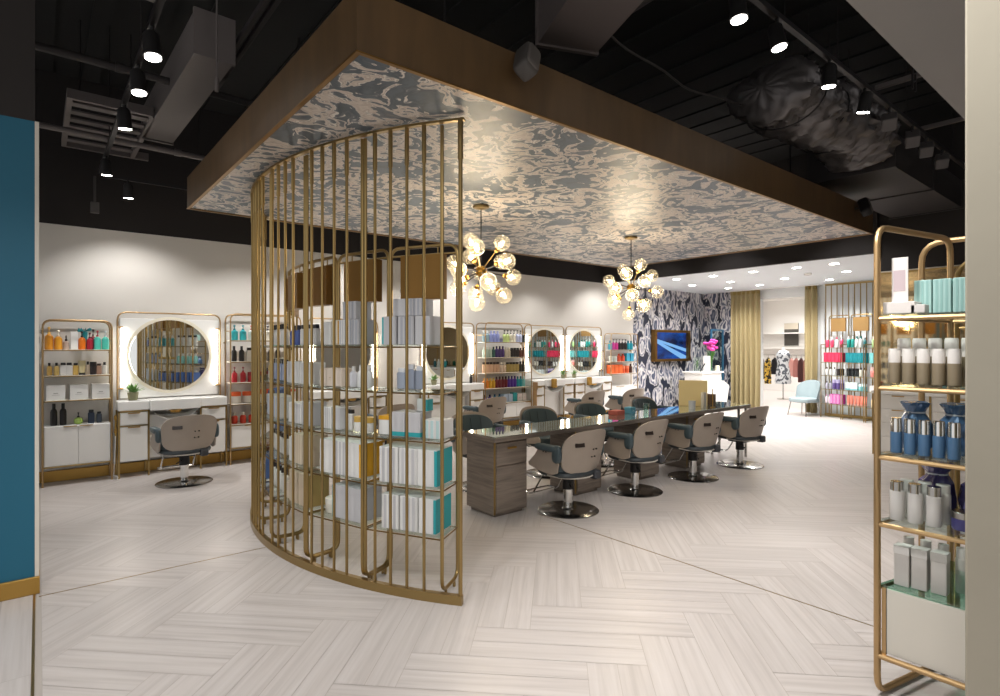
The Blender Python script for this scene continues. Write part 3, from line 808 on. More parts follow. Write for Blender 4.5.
# bay 1
cage_items(1, 4, [(.29, 2.74, 'box', .17, .1, [GR, GL, .15, 'stripes'], 'grey striped carton'), (.485, 2.74, 'box', .17, .085, [GW, GR, .15, 'stripes'], 'white striped carton'), (.67, 2.74, 'box', .17, .075, ['#d9cfb8', YE, .12, 'end'], 'cream carton with yellow end'), (.83, 2.74, 'box', .16, .07, [GW, None, .12], 'plain white carton'), (.38, 2.74, 'box', .12, .13, [GR, GL, .14, 'stripes'], 'stacked grey carton', .172)])
cage_items(1, 3, [(.12, 2.76, 'bottle', .15, .055, ['#dcdcda', '#e8e6e2'], 'clear white bottle'), (.26, 2.76, 'bottle', .15, .055, ['#dcdcda', '#e8e6e2'], 'clear white bottle'), (.40, 2.76, 'bottle', .14, .055, ['#d6d6dc', '#e8e6e2'], 'short white bottle'), (.60, 2.76, 'box', .125, .075, ['#d9cabb', None, .1], 'blush box'), (.75, 2.76, 'box', .125, .075, ['#d9cabb', '#c4ae9a', .1, 'print'], 'blush box with printed mark'), (.89, 2.76, 'box', .125, .065, ['#d9cabb', None, .1], 'blush box')])
cage_items(1, 2, [(.12, 2.76, 'jar', .10, .08, ['#e6e3de', '#c9a24c'], 'white jar with gold lid'), (.28, 2.76, 'jar', .10, .08, ['#e6e3de', '#c9a24c'], 'white jar with gold lid'), (.46, 2.76, 'square', .14, .07, ['#d8d6d2', '#2b2a2b'], 'white bottle with black cap'), (.62, 2.76, 'box', .15, .07, [GR, None, .1], 'grey box'), (.8, 2.76, 'box', .15, .075, [GW, GR, .1, 'stripes'], 'white striped box')])
cage_items(1, 1, [(.19, 2.76, 'box', .225, .13, [GW, YE, .19, 'end'], 'tall white box with yellow edge'), (.45, 2.76, 'box', .225, .13, [GW, GR, .19, 'stripes'], 'tall white striped box'), (.72, 2.76, 'box', .225, .13, [GW, None, .19], 'tall plain white box')])
cage_items(1, 0, [(.20, 2.76, 'box', .22, .13, [GR, None, .19], 'tall grey box'), (.47, 2.76, 'box', .22, .13, [GR, TE, .19, 'lend'], 'tall grey box with teal end'), (.76, 2.76, 'jar', .1, .13, ['#e4ded0', '#e9e5da'], 'wide cream jar')])
# bay 2
cage_items(2, 4, [(.15, 2.76, 'square', .15, .07, ['#e8e6e4', '#20242f'], 'white bottle with black cap'), (.32, 2.76, 'square', .15, .07, ['#e8e6e4', '#20242f'], 'white bottle with black cap'), (.49, 2.76, 'square', .15, .07, ['#e8e6e4', '#20242f'], 'white bottle with black cap'), (.66, 2.76, 'bottle', .15, .06, ['#4a5fa0', '#1d2233'], 'blue bottle with black cap'), (.83, 2.76, 'bottle', .15, .06, ['#4a5fa0', '#1d2233'], 'blue bottle with black cap')])
cage_items(2, 3, [(.14, 2.76, 'box', .16, .085, [GW, None, .1], 'white box'), (.35, 2.76, 'box', .16, .085, [GW, GR, .1, 'stripes'], 'white striped box'), (.56, 2.76, 'box', .16, .085, [GW, None, .1], 'white box'), (.77, 2.76, 'box', .16, .085, [GW, GR, .1, 'stripes'], 'white striped box')])
cage_items(2, 2, [(.2, 2.76, 'box', .17, .12, [GR, None, .13], 'grey box'), (.46, 2.76, 'box', .15, .09, [GW, GR, .12, 'stripes'], 'white striped box'), (.68, 2.76, 'box', .15, .09, [GW, None, .12], 'white box'), (.87, 2.76, 'bottle', .14, .055, ['#d9d6cf', '#d9d6cf'], 'cream bottle')])
cage_items(2, 1, [(.17, 2.76, 'box', .22, .11, [BE, None, .14], 'beige box'), (.42, 2.76, 'box', .22, .11, ['#d8cbb6', BE, .14, 'stripes'], 'beige striped box'), (.66, 2.76, 'box', .18, .09, [GW, None, .12], 'white box'), (.85, 2.76, 'bottle', .17, .06, ['#e6e3dd', '#efeeea'], 'white bottle')])
cage_items(2, 0, [(.22, 2.76, 'box', .235, .15, [BE, '#b59a5d', .16, 'end'], 'tan box with gold end'), (.53, 2.76, 'box', .235, .13, [BE, None, .16], 'tan box'), (.8, 2.76, 'box', .12, .11, ['#d6c8b4', None, .12], 'low tan box')])
# bays further round
for k, sets in ((3, [('bottle', .17, .06, ['#e3e0da', '#2a2627'], 'white bottle with black cap', 5), ('square', .16, .07, ['#dedad4', '#3a3533'], 'pale bottle with dark cap', 5), ('box', .17, .085, [GW, '#b8c4d8', .12, 'stripes'], 'white box with blue stripes', 4), ('square', .17, .07, ['#7f90b8', '#23242c'], 'blue bottle with dark cap', 5), ('bottle', .17, .06, ['#e9e7e4', '#1e1d20'], 'white bottle with black cap', 5)]),
                (4, [('box', .17, .09, ['#5b7ab5', '#e0e2e6', .12, 'stripes'], 'blue striped box', 4), ('bottle', .16, .06, ['#6f86b9', '#d8d9dc'], 'blue bottle with pale cap', 5), ('square', .16, .07, ['#4e6bab', '#23242c'], 'deep blue bottle with dark cap', 5), ('jar', .1, .08, ['#e3e1dd', '#c8a65a'], 'white jar with gold lid', 4), ('bottle', .17, .06, ['#57b0b6', '#e6e6e4'], 'aqua bottle with pale cap', 5)]),
                (5, [('bottle', .17, .06, ['#c9a98a', '#efe9e2'], 'peach bottle with pale cap', 4), ('square', .16, .07, ['#5d79b2', '#e6e6e6'], 'blue bottle with white cap', 5), ('box', .15, .085, ['#4f6fae', None, .12], 'plain blue box', 4), ('bottle', .16, .06, ['#8fc9c4', '#f0f0ee'], 'seafoam bottle with white cap', 5), ('square', .17, .07, ['#e2dfd9', '#2a2627'], 'white bottle with black cap', 4)])):
    for lv, (kd, h, w, cl, wd, n) in enumerate(sets):
        cage_items(k, lv, [((i + .75) / (n + .5), 2.76, kd, h, w, cl, wd) for i in range(n)])

# ------------------------------------------------------------------ chandeliers
GLOBE = glass('globe_glass', '#fffdf6', .04)
_nt = GLOBE.node_tree; _tl = _nt.nodes.new('ShaderNodeBsdfTranslucent'); _tl.inputs[0].default_value = lin('#fff6e4')
_mx = _nt.nodes.new('ShaderNodeMixShader'); _mx.inputs[0].default_value = .07
_old = _nt.nodes['Material Output'].inputs[0].links[0].from_socket
_nt.links.new(_old, _mx.inputs[1]); _nt.links.new(_tl.outputs[0], _mx.inputs[2]); _nt.links.new(_mx.outputs[0], _nt.nodes['Material Output'].inputs[0])
def chandelier(x, y, z, label, seed, n):
    rnd = random.Random(seed)
    t = thing('globe_chandelier', label, 'chandelier', (x, y, z), 0, 'globe chandeliers')
    b = MB(); b.lathe([(.02, 2.86 - z - .03), (.075, 2.86 - z - .015), (.08, 2.862 - z)], 18); b.build('ceiling_rose', BRASS, t)
    b = MB(); b.tube([(0, 0, .05), (0, 0, 2.84 - z)], .006, 6); b.build('stem', BLACKM, t)
    b = MB(); b.ball((0, 0, 0), .055, 16); b.build('hub', mat('polished_brass', '#d9ab55', .2, 1.), t)
    i = 0; ga = math.pi * (3 - math.sqrt(5))
    while i < n:
        zz = 1 - 2 * (i + .5) / n; r = math.sqrt(1 - zz * zz); th = ga * i + seed
        d = Vector((r * math.cos(th), r * math.sin(th), zz * .95 - .05)).normalized()
        L = .3 + .05 * math.sin(i * 2.4)
        b = MB(); b.tube([d * .04, d * (L - .07)], .0055, 6); arm = b.build('arm', BLACKM if zz < .5 else BRASS, t)
        M = Matrix.Translation(d * (L - .075)) @ d.to_track_quat('Z', 'Y').to_matrix().to_4x4()
        b = MB(); b.lathe([(.008, -.03), (.022, -.02), (.026, .01), (.018, .018)], 10, M=M); b.build('lamp_holder', mat('polished_brass', '#d9ab55'), arm)
        b = MB(); b.ball(d * (L - .02), .02, 10); b.build('bulb', BULB, arm)
        b = MB(); b.ball(d * L, .078, 20); b.build('globe', GLOBE, arm)
        i += 1
    l = bpy.data.lights.new('chandelier_glow', 'POINT'); l.energy = 25; l.color = (1, .88, .7); l.shadow_soft_size = .25
    o = bpy.data.objects.new('chandelier_glow', l); COL.objects.link(o); o.location = (x, y, z)
chandelier(3.28, 4.3, 2.24, 'brass chandelier of clear globes nearer the slatted screen', 3, 17)
chandelier(5.65, 4.36, 2.24, 'brass chandelier of clear globes nearer the wallpapered wall', 5, 15)
# ------------------------------------------------------------------ station wall: brass shelf units
def wall_unit(x0, x1, yf, ztop, shelves, cab, label, group):
    """open brass hoop unit with shelves above a two-door cabinet; cab = (z bottom, z top)"""
    t = thing('shelf_unit', label, 'shelf unit', ((x0 + x1) / 2, yf, 0), 0, group)
    yb = WY - .06
    for nm, y, ins in (('front_frame', yf, 0), ('back_frame', yb, .0)):
        b = MB(); b.tube(fillet([(x0, y, 0), (x0, y, ztop), (x1, y, ztop), (x1, y, 0)], .09), .0095, 8); b.build(nm, BRASSP, t, True)
    b = MB()
    for x in (x0, x1):
        for z in [ztop - .22, cab[0] - .01]: b.tube([(x, yf, z), (x, yb, z)], .007, 6)
        b.tube([(x, yb, shelves[0] - .03), (x, WY - .005, shelves[0] - .03)], .012, 8)
    b.build('side_rails', BRASS, t, True)
    for z in shelves:
        b = MB(); b.box(x0 + .012, yf + .005, z - .012, x1 - .012, yb - .012, z, b=.002); sh = b.build('shelf', mat('pale_shelf', '#ddd6c8', .4), t, True, 0)
        b = MB(); b.tube([(x0, yf, z - .008), (x1, yf, z - .008)], .0065, 6); b.build('shelf_edge', BRASS, sh)
        sh_ = kids(sh)[0]; sh_.data.transform(Matrix.Translation(-Vector(t.location)))
    b = MB(); b.box(x0 + .012, yf + .02, cab[0], x1 - .012, yb - .015, cab[1], b=.002); b.build('cabinet_body', WHITE, t, True, 0)
    n = 2 if x1 - x0 < .8 else 3
    for i in range(n):
        w = (x1 - x0 - .024) / n; xa = x0 + .012 + i * w
        b = MB(); b.box(xa + .002, yf + .004, cab[0] + .004, xa + w - .002, yf + .019, cab[1] - .004, b=.002); d = b.build('door', WHITE, t, True, 0)
        hx = xa + w - .07 if i % 2 == 0 else xa + .07
        b = MB(); b.box(hx - .06, yf - .006, cab[1] - .012, hx + .06, yf + .004, cab[1] - .003); h = b.build('handle', GOLD, d); h.data.transform(Matrix.Translation(-Vector(t.location)))
    b = MB(); b.tube([(x0, yf, cab[0] - .008), (x1, yf, cab[0] - .008)], .008, 6); b.build('bottom_rail', BRASS, t, True)
    return t

def station(x0, x1, n):
    yf = 7.77; w = x1 - x0
    t = thing('vanity_counter', 'white vanity counter with brass-framed drawers, %s from the teal wall' % ORD[n], 'vanity', ((x0 + x1) / 2, yf, 0), 0, 'vanity counters on the station wall')
    a, c = x0 + w * .27, x0 + w * .73
    b = MB()
    b.box(x0, yf, .775, a - .002, WY - .04, .885, b=.008); b.box(a, yf - .045, .762, c, WY - .04, .889, b=.008); b.box(c + .002, yf, .775, x1, WY - .04, .885, b=.008)
    b.build('worktop', SOLID, t, True)
    for xa, xb in ((x0, a), (c, x1)):
        b = MB()
        for x in (xa + .01, xb - .01): b.box(x - .009, yf + .004, 0, x + .009, yf + .022, .775)
        b.box(xa, yf + .004, .757, xb, yf + .022, .775); b.box(xa + .01, yf + .004, .592, xb - .01, yf + .02, .602)
        b.build('frame', BRASS, t, True, 0)
        for x in (xa + .01, xb - .01):
            b = MB(); b.box(x - .009, WY - .07, 0, x + .009, WY - .05, .774); b.build('rear_leg', BRASS, t, True, 0)
    for xa, xb in ((x0 + .022, a - .022), (c + .022, x1 - .022)):
        b = MB(); b.box(xa, yf + .03, .185, xb, WY - .08, .755); b.build('carcass', WHITE, t, True, 0)
        for z0, z1 in ((.61, .752), (.19, .588)):
            b = MB(); b.box(xa, yf + .006, z0, xb, yf + .028, z1, b=.002); d = b.build('drawer', WHITE, t, True, 0)
            xm = (xa + xb) / 2; b = MB(); b.box(xm - .06, yf - .008, z1 - .012, xm + .06, yf + .006, z1 - .002); h = b.build('handle', GOLD, d); h.data.transform(Matrix.Translation(-Vector(t.location)))
    b = MB(); b.box(a + .01, yf + .12, .19, c - .01, yf + .14, .7, b=.002); b.build('knee_panel', WHITE, t, True, 0)
    # curved underside of the basin with its pull
    b = MB(); xm = (a + c) / 2
    b.shell(lambda u, v: (a + .02 + (c - a - .04) * u, yf - .03 + .14 * v, .762 - .12 * math.sin(math.pi * u) ** .7 * (1 - v * .3)), 16, 4, (0, .01, .004)); b.build('basin', SOLID, t, True)
    b = MB(); b.lathe([(.001, 0), (.05, .004), (.075, .035), (.078, .04)], 18, c=(xm, yf + .0, .722), sy=.7); b.build('pull', GOLD, t, True)
    # mirror in its own hoop
    mx, mz, mr = (x0 + x1) / 2 - .01, 1.415, .435
    yh = WY - .055
    f = thing('lit_mirror', 'round mirror with side lights in a brass hoop, %s from the teal wall' % ORD[n], 'mirror', (mx, yh, .9), 0, 'lit round mirrors')
    b = MB(); b.tube(fillet([(x0 + .02, yh, .886), (x0 + .02, yh, 1.93), (x1 - .02, yh, 1.93), (x1 - .02, yh, .886)], .1), .0095, 8)
    for x, s in ((x0 + .02, 1), (x1 - .02, -1)):
        for z in (1.02, 1.75): b.tube([(x, yh, z), (x + .05 * s, yh, z), (x + .05 * s, WY - .004, z)], .012, 8)
    b.build('hoop_frame', BRASSP, f, True)
    b = MB(); b.box(x0 + .045, WY - .045, .9, x1 - .045, WY - .004, 1.86, b=.004); b.build('backing_panel', SOLID, f, True, 0)
    for x in (x0 + .075, x1 - .075):
        b = MB(); b.box(x - .022, WY - .07, 1.04, x + .022, WY - .046, 1.74, b=.008); b.build('light_bar', STRIP, f, True)
    M = Matrix.Translation((mx, WY - .046, mz)) @ Matrix.Rotation(RAD(90), 4, 'X')
    b = MB(); b.lathe([(mr + .035, 0), (mr + .037, .012), (mr, .016)], 56, M=M); b.build('rim', mat('cream_rim', '#e6dfcc', .35), f, True)
    b = MB(); b.lathe([(mr, .0165), (mr - .002, .019)], 56, M=M); b.build('mirror_glass', MIRROR, f, True)
ST = [(.70, 1.86), (2.98, 4.12), (4.86, 6.0), (7.16, 8.27), (8.29, 9.42)]
for n, (a, c) in enumerate(ST): station(a, c, n)
UZ = [1.60, 1.325, 1.05, .775, .51]
wall_unit(.03, .645, 7.8, 1.81, [1.485, 1.20, .93], (.215, .65), 'narrow brass shelf unit with white doors beside the teal wall', 'brass shelf units on the station wall')
wall_unit(1.90, 2.80, 7.78, 1.94, UZ, (.215, .5), 'wide brass shelf unit between the first and second mirrors', 'brass shelf units on the station wall')
wall_unit(6.03, 7.12, 7.78, 1.94, UZ, (.24, .5), 'wide brass shelf unit between the third and fourth mirrors', 'brass shelf units on the station wall')
wall_unit(9.5, 10.42, 7.86, 1.80, [1.45, 1.19, .93], (.24, .66), 'brass shelf unit beside the wallpapered wall', 'brass shelf units on the station wall')

def shelf_row(items, x0, x1, y, z, where, group, parts=True, xs=None):
    n = len(items)
    for i, (kind, h, w, cols, words) in enumerate(items):
        x = xs[i] if xs else x0 + (x1 - x0) * (i + .5) / n
        if not xs: w = min(w, abs(x1 - x0) / n * .9)
        product(kind, h, round(w, 3), cols, (x, y, z), random.uniform(-.12, .12) if kind != 'box' else random.uniform(-.04, .04), '%s, %s %s' % (words, ORD[i], where), group, parts)
# unit beside the teal wall
u1 = lambda px: .03 + (px - 42) / 70. * .62
W1 = 'from the teal wall, %s of its unit'
G1 = 'products in the unit beside the teal wall'
shelf_row([('pump', .25, .078, ['#e79a2c', '#f1c469'], 'large amber pump bottle'), ('pump', .215, .076, ['#eda62f', '#f3ead4'], 'amber pump bottle'), ('dropper', .16, .056, ['#cbb3a4', '#3c2a20'], 'small rose bottle with brown top'), ('box', .2, .066, ['#f2f1ee', None, .05], 'tall white pouch box'), ('pump', .205, .07, ['#ee7d19', '#2c2a2b'], 'orange pump bottle'), ('pump', .19, .062, ['#b3213a', '#5b1722'], 'crimson pump bottle'), ('pump', .215, .07, ['#55cdbb', '#c33d4a'], 'turquoise pump bottle'), ('pump', .215, .07, ['#55cdbb', '#d8dfe0'], 'turquoise pump bottle')], 0, 0, 7.9, 1.485, W1 % 'top shelf', G1, xs=[u1(48.2), u1(57.2), u1(65), u1(73), u1(81), u1(89), u1(97), u1(105.5)])
tl = MB()
for i in range(9):
    a = i * .7; tl.prism([(0, 0, .2), (.06 * math.cos(a), .02 * math.sin(a), .24), (.068 * math.cos(a), .02 * math.sin(a), .22 + .02 * math.sin(i))], (0, .002, .008))
tl.lathe([(.025, 0), (.03, .2)], 8)
solo('leafy_ornament', tl, mat('teal_leaf', '#177f86', .5), 'teal leafy ornament behind the orange pump bottle on the top shelf', 'ornament', (u1(84), 7.99, 1.486), local=True)
product('pump', .23, .05, ['#7a2230', '#2a1a1c'], (u1(93), 7.985, 1.485), 0, 'dark red slim pump bottle behind the crimson pump bottle', G1)
shelf_row([('bottle', .14, .048, ['#c8a35a', '#272220'], 'golden bottle with black cap'), ('bottle', .14, .048, ['#d2b46e', '#272220'], 'pale gold bottle with black cap'), ('square', .14, .06, ['#e4e2e2', '#26272c'], 'white square bottle with black cap'), ('square', .14, .06, ['#e4e2e2', '#26272c'], 'white square bottle with black cap'), ('square', .135, .05, ['#dcb65f', '#2b2522'], 'amber square bottle'), ('tube', .16, .07, ['#ddd0a3', '#33312c'], 'cream tube on black cap'), ('bottle', .15, .042, ['#c9b6a0', '#2a2524'], 'slim beige bottle'), ('jar', .145, .062, ['#2f2527', '#1d1a1b'], 'black jar'), ('square', .125, .05, ['#b28d78', '#4a342c'], 'rosy brown bottle'), ('bottle', .14, .05, ['#dedad2', '#262324'], 'white bottle with black cap')], 0, 0, 7.9, 1.20, W1 % 'second shelf', G1, xs=[u1(p) for p in (48.5, 55.5, 62, 68, 74.5, 81, 87, 92.6, 98.6, 104.5)])
shelf_row([('box', .165, .165, ['#efeeea', '#b5b3ae', .16, 'print'], 'white cube carton')] * 3, 0, 0, 7.91, .93, W1 % 'third shelf', G1, xs=[u1(54.5), u1(77.5), u1(100)])
shelf_row([('bottle', .24, .062, ['#1d1a1a', '#15181a'], 'tall black bottle'), ('bottle', .24, .062, ['#1d1a1a', '#15181a'], 'tall black bottle'), ('apple', .13, .088, ['#a9c766', '#2c2a20'], 'round green pump bottle'), ('square', .15, .06, ['#27364f', '#1b1d22'], 'navy square bottle'), ('square', .125, .05, ['#3b4654', '#1b1d22'], 'small dark blue bottle')], 0, 0, 7.9, .651, W1 % 'cabinet top', G1, xs=[u1(p) for p in (52.8, 62, 77.3, 90.5, 98.8)])
# unit between the first and second mirrors
W2 = 'past the first mirror, %s shelf of that unit'
G2 = 'products between the first and second mirrors'
LN = ['top', 'second', 'third', 'fourth', 'fifth']
def rows(units, x0, x1, y, zs, where, group, parts, w=None):
    for lv, row_ in enumerate(units):
        it = []
        for (kind, h, wd, cols, words, n) in row_: it += [(kind, h, wd, cols, words)] * n
        shelf_row(it, x0, x1, y, zs[lv], where % LN[lv], group, parts)
rows([[('pump', .2, .085, ['#2aa3ab', '#1f7f88'], 'teal pump bottle', 2), ('pump', .2, .08, ['#dfe6e2', '#b9352f'], 'white pump bottle with red top', 2), ('pump', .2, .08, ['#e7e3d6', '#26333b'], 'cream pump bottle with black top', 2), ('bottle', .18, .07, ['#e5a0a8', '#f2f0ee'], 'pink bottle', 2)],
      [('bottle', .2, .065, ['#1e1b1b', '#15181a'], 'black bottle', 2), ('square', .18, .07, ['#dcd6ce', '#1d1b1c'], 'white bottle with black cap', 2), ('bottle', .2, .065, ['#2b2523', '#15181a'], 'dark brown bottle', 3), ('bottle', .19, .06, ['#d3c6b2', '#33302e'], 'beige bottle', 2)],
      [('pump', .2, .07, ['#b7202c', '#8e1520'], 'red pump bottle', 2), ('jar', .13, .09, ['#c22a35', '#a21b28'], 'red jar', 2), ('bottle', .18, .065, ['#7c1722', '#2a1a1c'], 'wine-red bottle', 2), ('jar', .11, .085, ['#3a2a28', '#1c1717'], 'dark jar', 2)],
      [('jar', .15, .12, ['#e7e3dd', '#e0632c'], 'white tub with orange lid', 2), ('jar', .17, .11, ['#e7e3dd', '#e0632c'], 'tall white tub with orange lid', 2), ('box', .15, .12, ['#e9e4dc', '#d9573a', .1, 'top'], 'white box with red lid', 2)],
      [('bottle', .14, .075, ['#d8472f', '#e8ded4'], 'orange-red bottle', 3), ('jar', .13, .09, ['#e2dbd3', '#cf5a3e'], 'white jar with red lid', 3), ('box', .14, .1, ['#d65a45', None, .08], 'coral box', 2)]], 1.93, 2.77, 7.92, UZ, W2, G2, True)
# unit between the third and fourth mirrors
W3 = 'past the third mirror, %s shelf of that unit'
G3 = 'products between the third and fourth mirrors'
rows([[('bottle', .2, .075, ['#8fa9b3', '#c9d3d6'], 'grey-blue bottle', 2), ('bottle', .2, .075, ['#8f98cf', '#a9b0da'], 'periwinkle bottle', 3), ('jar', .1, .08, ['#8a8ba8', '#dcdce2'], 'lilac jar', 1), ('pump', .22, .075, ['#c9d98f', '#1d1c1c'], 'lime pump bottle', 2), ('pump', .22, .075, ['#e8e3d2', '#1d1c1c'], 'cream pump bottle', 2), ('pump', .22, .075, ['#c4cbea', '#1d1c1c'], 'lavender pump bottle', 2), ('jar', .13, .085, ['#26302c', '#15181a'], 'black jar', 1)],
      [('bottle', .19, .075, ['#c5d9cb', '#e3e9e2'], 'pale green bottle', 3), ('bottle', .19, .07, ['#39665f', '#234540'], 'deep green bottle', 1), ('bottle', .2, .075, ['#5a4587', '#372a55'], 'purple bottle', 3), ('bottle', .18, .07, ['#e9dfcc', '#efe9dc'], 'cream bottle', 2), ('square', .17, .085, ['#2f2525', '#1b1716'], 'black square bottle', 3), ('bottle', .17, .06, ['#7b4a3c', '#2a1a16'], 'brown bottle', 2)],
      [('square', .19, .07, ['#e3bb9a', '#3a2a24'], 'peach bottle with dark cap', 5), ('bottle', .18, .07, ['#efd9c4', '#f1e9df'], 'blush bottle', 2), ('square', .18, .08, ['#b8a05a', '#2f2a20'], 'gold bottle with dark cap', 4), ('bottle', .19, .07, ['#39332a', '#191715'], 'dark bottle', 2)],
      [('bottle', .18, .075, ['#e58b33', '#f0b06a'], 'orange bottle', 2), ('bottle', .18, .075, ['#e2b23c', '#efd27a'], 'yellow bottle', 2), ('bottle', .2, .075, ['#7b2431', '#3a141b'], 'maroon bottle', 4), ('bottle', .2, .075, ['#5b2fa5', '#3d1f73'], 'violet bottle', 3), ('bottle', .19, .075, ['#1f9fa8', '#157a83'], 'teal bottle', 2), ('bottle', .19, .07, ['#8fd3d2', '#d9ecea'], 'pale aqua bottle', 1)],
      [('bottle', .15, .07, ['#4b3aa0', '#2a2060'], 'indigo bottle', 2), ('bottle', .15, .07, ['#2a88b5', '#1a5f85'], 'blue bottle', 2), ('box', .14, .1, ['#b9cbe0', None, .1], 'pale blue box', 2), ('box', .16, .09, ['#2fa3a8', None, .1], 'teal box', 1), ('box', .14, .12, ['#e6dfdc', '#cfa9a2', .1, 'print'], 'white box with pink mark', 2)]], 6.07, 7.08, 7.92, UZ, W3, G3, False)
W5 = 'past the last mirror, %s shelf of that unit'
G5 = 'products beside the wallpapered wall'
rows([[('bottle', .2, .085, ['#3a9fbb', '#2a7f99'], 'sea-blue bottle', 1), ('pump', .23, .085, ['#c23a8a', '#2a1a24'], 'magenta pump bottle', 2), ('pump', .23, .085, ['#221f20', '#141313'], 'black pump bottle', 3), ('bottle', .2, .085, ['#1f93a5', '#166f7e'], 'teal bottle', 2)],
      [('jar', .12, .1, ['#c9cfc8', '#d9dcd6'], 'pale jar', 2), ('bottle', .17, .085, ['#e05a3c', '#c9452c'], 'vermilion bottle', 2), ('box', .18, .11, ['#3aa0c2', None, .1], 'blue carton', 2)],
      [('box', .19, .13, ['#e2672c', None, .12], 'orange carton', 3), ('jar', .16, .1, ['#df5f35', '#e9835f'], 'orange jar', 2), ('bottle', .2, .085, ['#5a3a30', '#1d1715'], 'dark brown bottle', 1)]], 9.55, 10.38, 7.97, [1.45, 1.19, .93], W5, G5, False)
# plants and small things on the counters
def plant(x, y, z, s, label):
    t = thing('potted_succulent', label, 'plant', (x, y, z), 0, 'small plants on the counters')
    b = MB(); b.lathe([(.035 * s, 0), (.045 * s, .06 * s), (.047 * s, .075 * s), (.038 * s, .075 * s)], 16); b.build('pot', mat('olive_pot', '#8b8a6a', .6), t)
    b = MB(); rnd = random.Random(int(x * 100))
    for i in range(34):
        a = rnd.random() * 6.28; e = rnd.uniform(.25, 1.3); L = rnd.uniform(.06, .11) * s
        d = Vector((math.cos(a) * math.cos(e), math.sin(a) * math.cos(e), math.sin(e))); p = Vector((0, 0, .07 * s)); sd = Vector((-math.sin(a), math.cos(a), 0)) * .014 * s
        b.prism([p, p + d * L * .55 + sd, p + d * L, p + d * L * .55 - sd], (0, 0, .003))
    b.build('leaves', mat('leaf_green', '#6f9a52', .55, var=.2, bscale=20), t)
plant(.86, 7.9, .886, 1.25, 'small green succulent in an olive pot on the first vanity counter')
plant(5.05, 7.9, .886, 1.1, 'small green plant on the third vanity counter')
plant(8.1, 7.92, .886, 1.0, 'small dark plant on the fourth vanity counter')
plant(8.42, 7.92, .886, 1.0, 'small leafy plant on the fifth vanity counter')
t = thing('hair_iron_holder', 'gold hair-tool holder clipped to the side of the first vanity counter', 'tool holder', (.675, 7.76, .6))
b = MB()
for z in (.55, .70): b.lathe([(.014, -.02), (.0165, 0), (.014, .03)], 12, c=(.6765, 7.76, z))
b.build('holder_rings', GOLD, t, True)
b = MB(); b.tube([(.6765, 7.76, .5), (.6765, 7.76, .74)], .008, 8); b.build('holder_bar', GOLD, t, True)
b = MB(); b.tube([(.66, 7.74, .004), (.69, 7.7, .012), (.70, 7.74, .03), (.66, 7.76, .05), (.676, 7.755, .5)], .004, 5); b.build('cable', mat('white_cable', '#e8e6e2', .5), t, True)
for x, lb in ((7.14, 'tall tan wooden panel beside the wide unit at the fourth mirror'),):
    b = MB(); b.box(x - .012, 7.66, 0, x + .012, 7.76, .82, b=.005); b.box(x - .02, 7.64, .72, x + .02, 7.76, .86, b=.01); solo('wooden_panel', b, TANWOOD, lb, 'panel', (x, 7.72, 0))
for x, lb in ((7.62, 'tan block holder hung on the front of the fourth vanity counter'), (8.62, 'tan block holder hung on the front of the fifth vanity counter')):
    b = MB(); b.box(x - .05, 7.66, .74, x + .05, 7.718, .9, b=.004); b.box(x - .035, 7.672, .9, x + .035, 7.706, .905); solo('block_holder', b, GOLD, lb, 'holder', (x, 7.69, .74), 'tan holders')
product('bottle', .16, .05, ['#28282a', '#1a1a1b'], (5.82, 7.92, .886), 0, 'black bottle standing on the third vanity counter', None)
for i, x in enumerate((9.24, 9.33)): product('bottle', .13, .045, ['#9a9c98', '#3a3b3c'], (x, 7.95, .886), 0, 'grey bottle on the fifth vanity counter, %s the wallpaper' % ('farther from', 'nearer')[i], 'grey bottles on the fifth counter')
# ------------------------------------------------------------------ long manicure-style desk
dk = thing('long_desk', 'long grey-brown wooden desk with a glass top in the middle of the room', 'desk', (5.2, 4.08, 0))
DX0, DX1, DY0, DY1 = 3.07, 7.6, 3.83, 4.32
b = MB(); b.box(DX0, DY0, .68, DX1, DY1, .718, b=.002); b.build('wooden_top', DESKWOOD, dk, True, 0)
gm, gnt, gb = new_mat('reflective_desk_glass'); P_(gb, Base_Color=lin('#dde8de'), Metallic=.9, Roughness=.03)
b = MB(); b.box(DX0 + .004, DY0 + .004, .7185, DX1 - .004, DY1 - .004, .727, b=.002); b.build('glass_top', gm, dk, True, 0)
for i, (xa, xb) in enumerate(((3.11, 3.50), (4.2, 4.60), (5.24, 5.62), (6.2, 6.60))):
    ya = 3.89 if i == 0 else 3.94
    b = MB(); b.box(xa, ya, .03, xb, DY1 - .02, .68, b=.003); b.box(xa + .03, ya + .03, .0, xb - .03, DY1 - .05, .03); p = b.build('pedestal', DESKWOOD, dk, True, 0)
    sh = Matrix.Translation(-Vector(dk.location))
    for z0, z1 in ((.46, .66), (.05, .45)):
        b = MB(); b.box(xa + .02, ya - .014, z0, xb - .012, ya - .001, z1, b=.002); d = b.build('drawer', DESKWOOD, p); d.data.transform(sh)
    b = MB(); b.box((xa + xb) / 2 - .05, ya - .03, .60, (xa + xb) / 2 + .05, ya - .012, .618, b=.003); h = b.build('handle', GOLD, p); h.data.transform(sh)
    b = MB(); b.box(xa - .002, ya - .006, .03, xa + .014, ya + .002, .68); h = b.build('edge_strip', BRASS, p); h.data.transform(sh)
for x in (7.36, 7.55):
    for y in (DY0 + .05, DY1 - .05):
        b = MB(); b.tube([(x, y, 0), (x, y, .68)], .018, 10); b.build('leg', STEEL, dk, True)

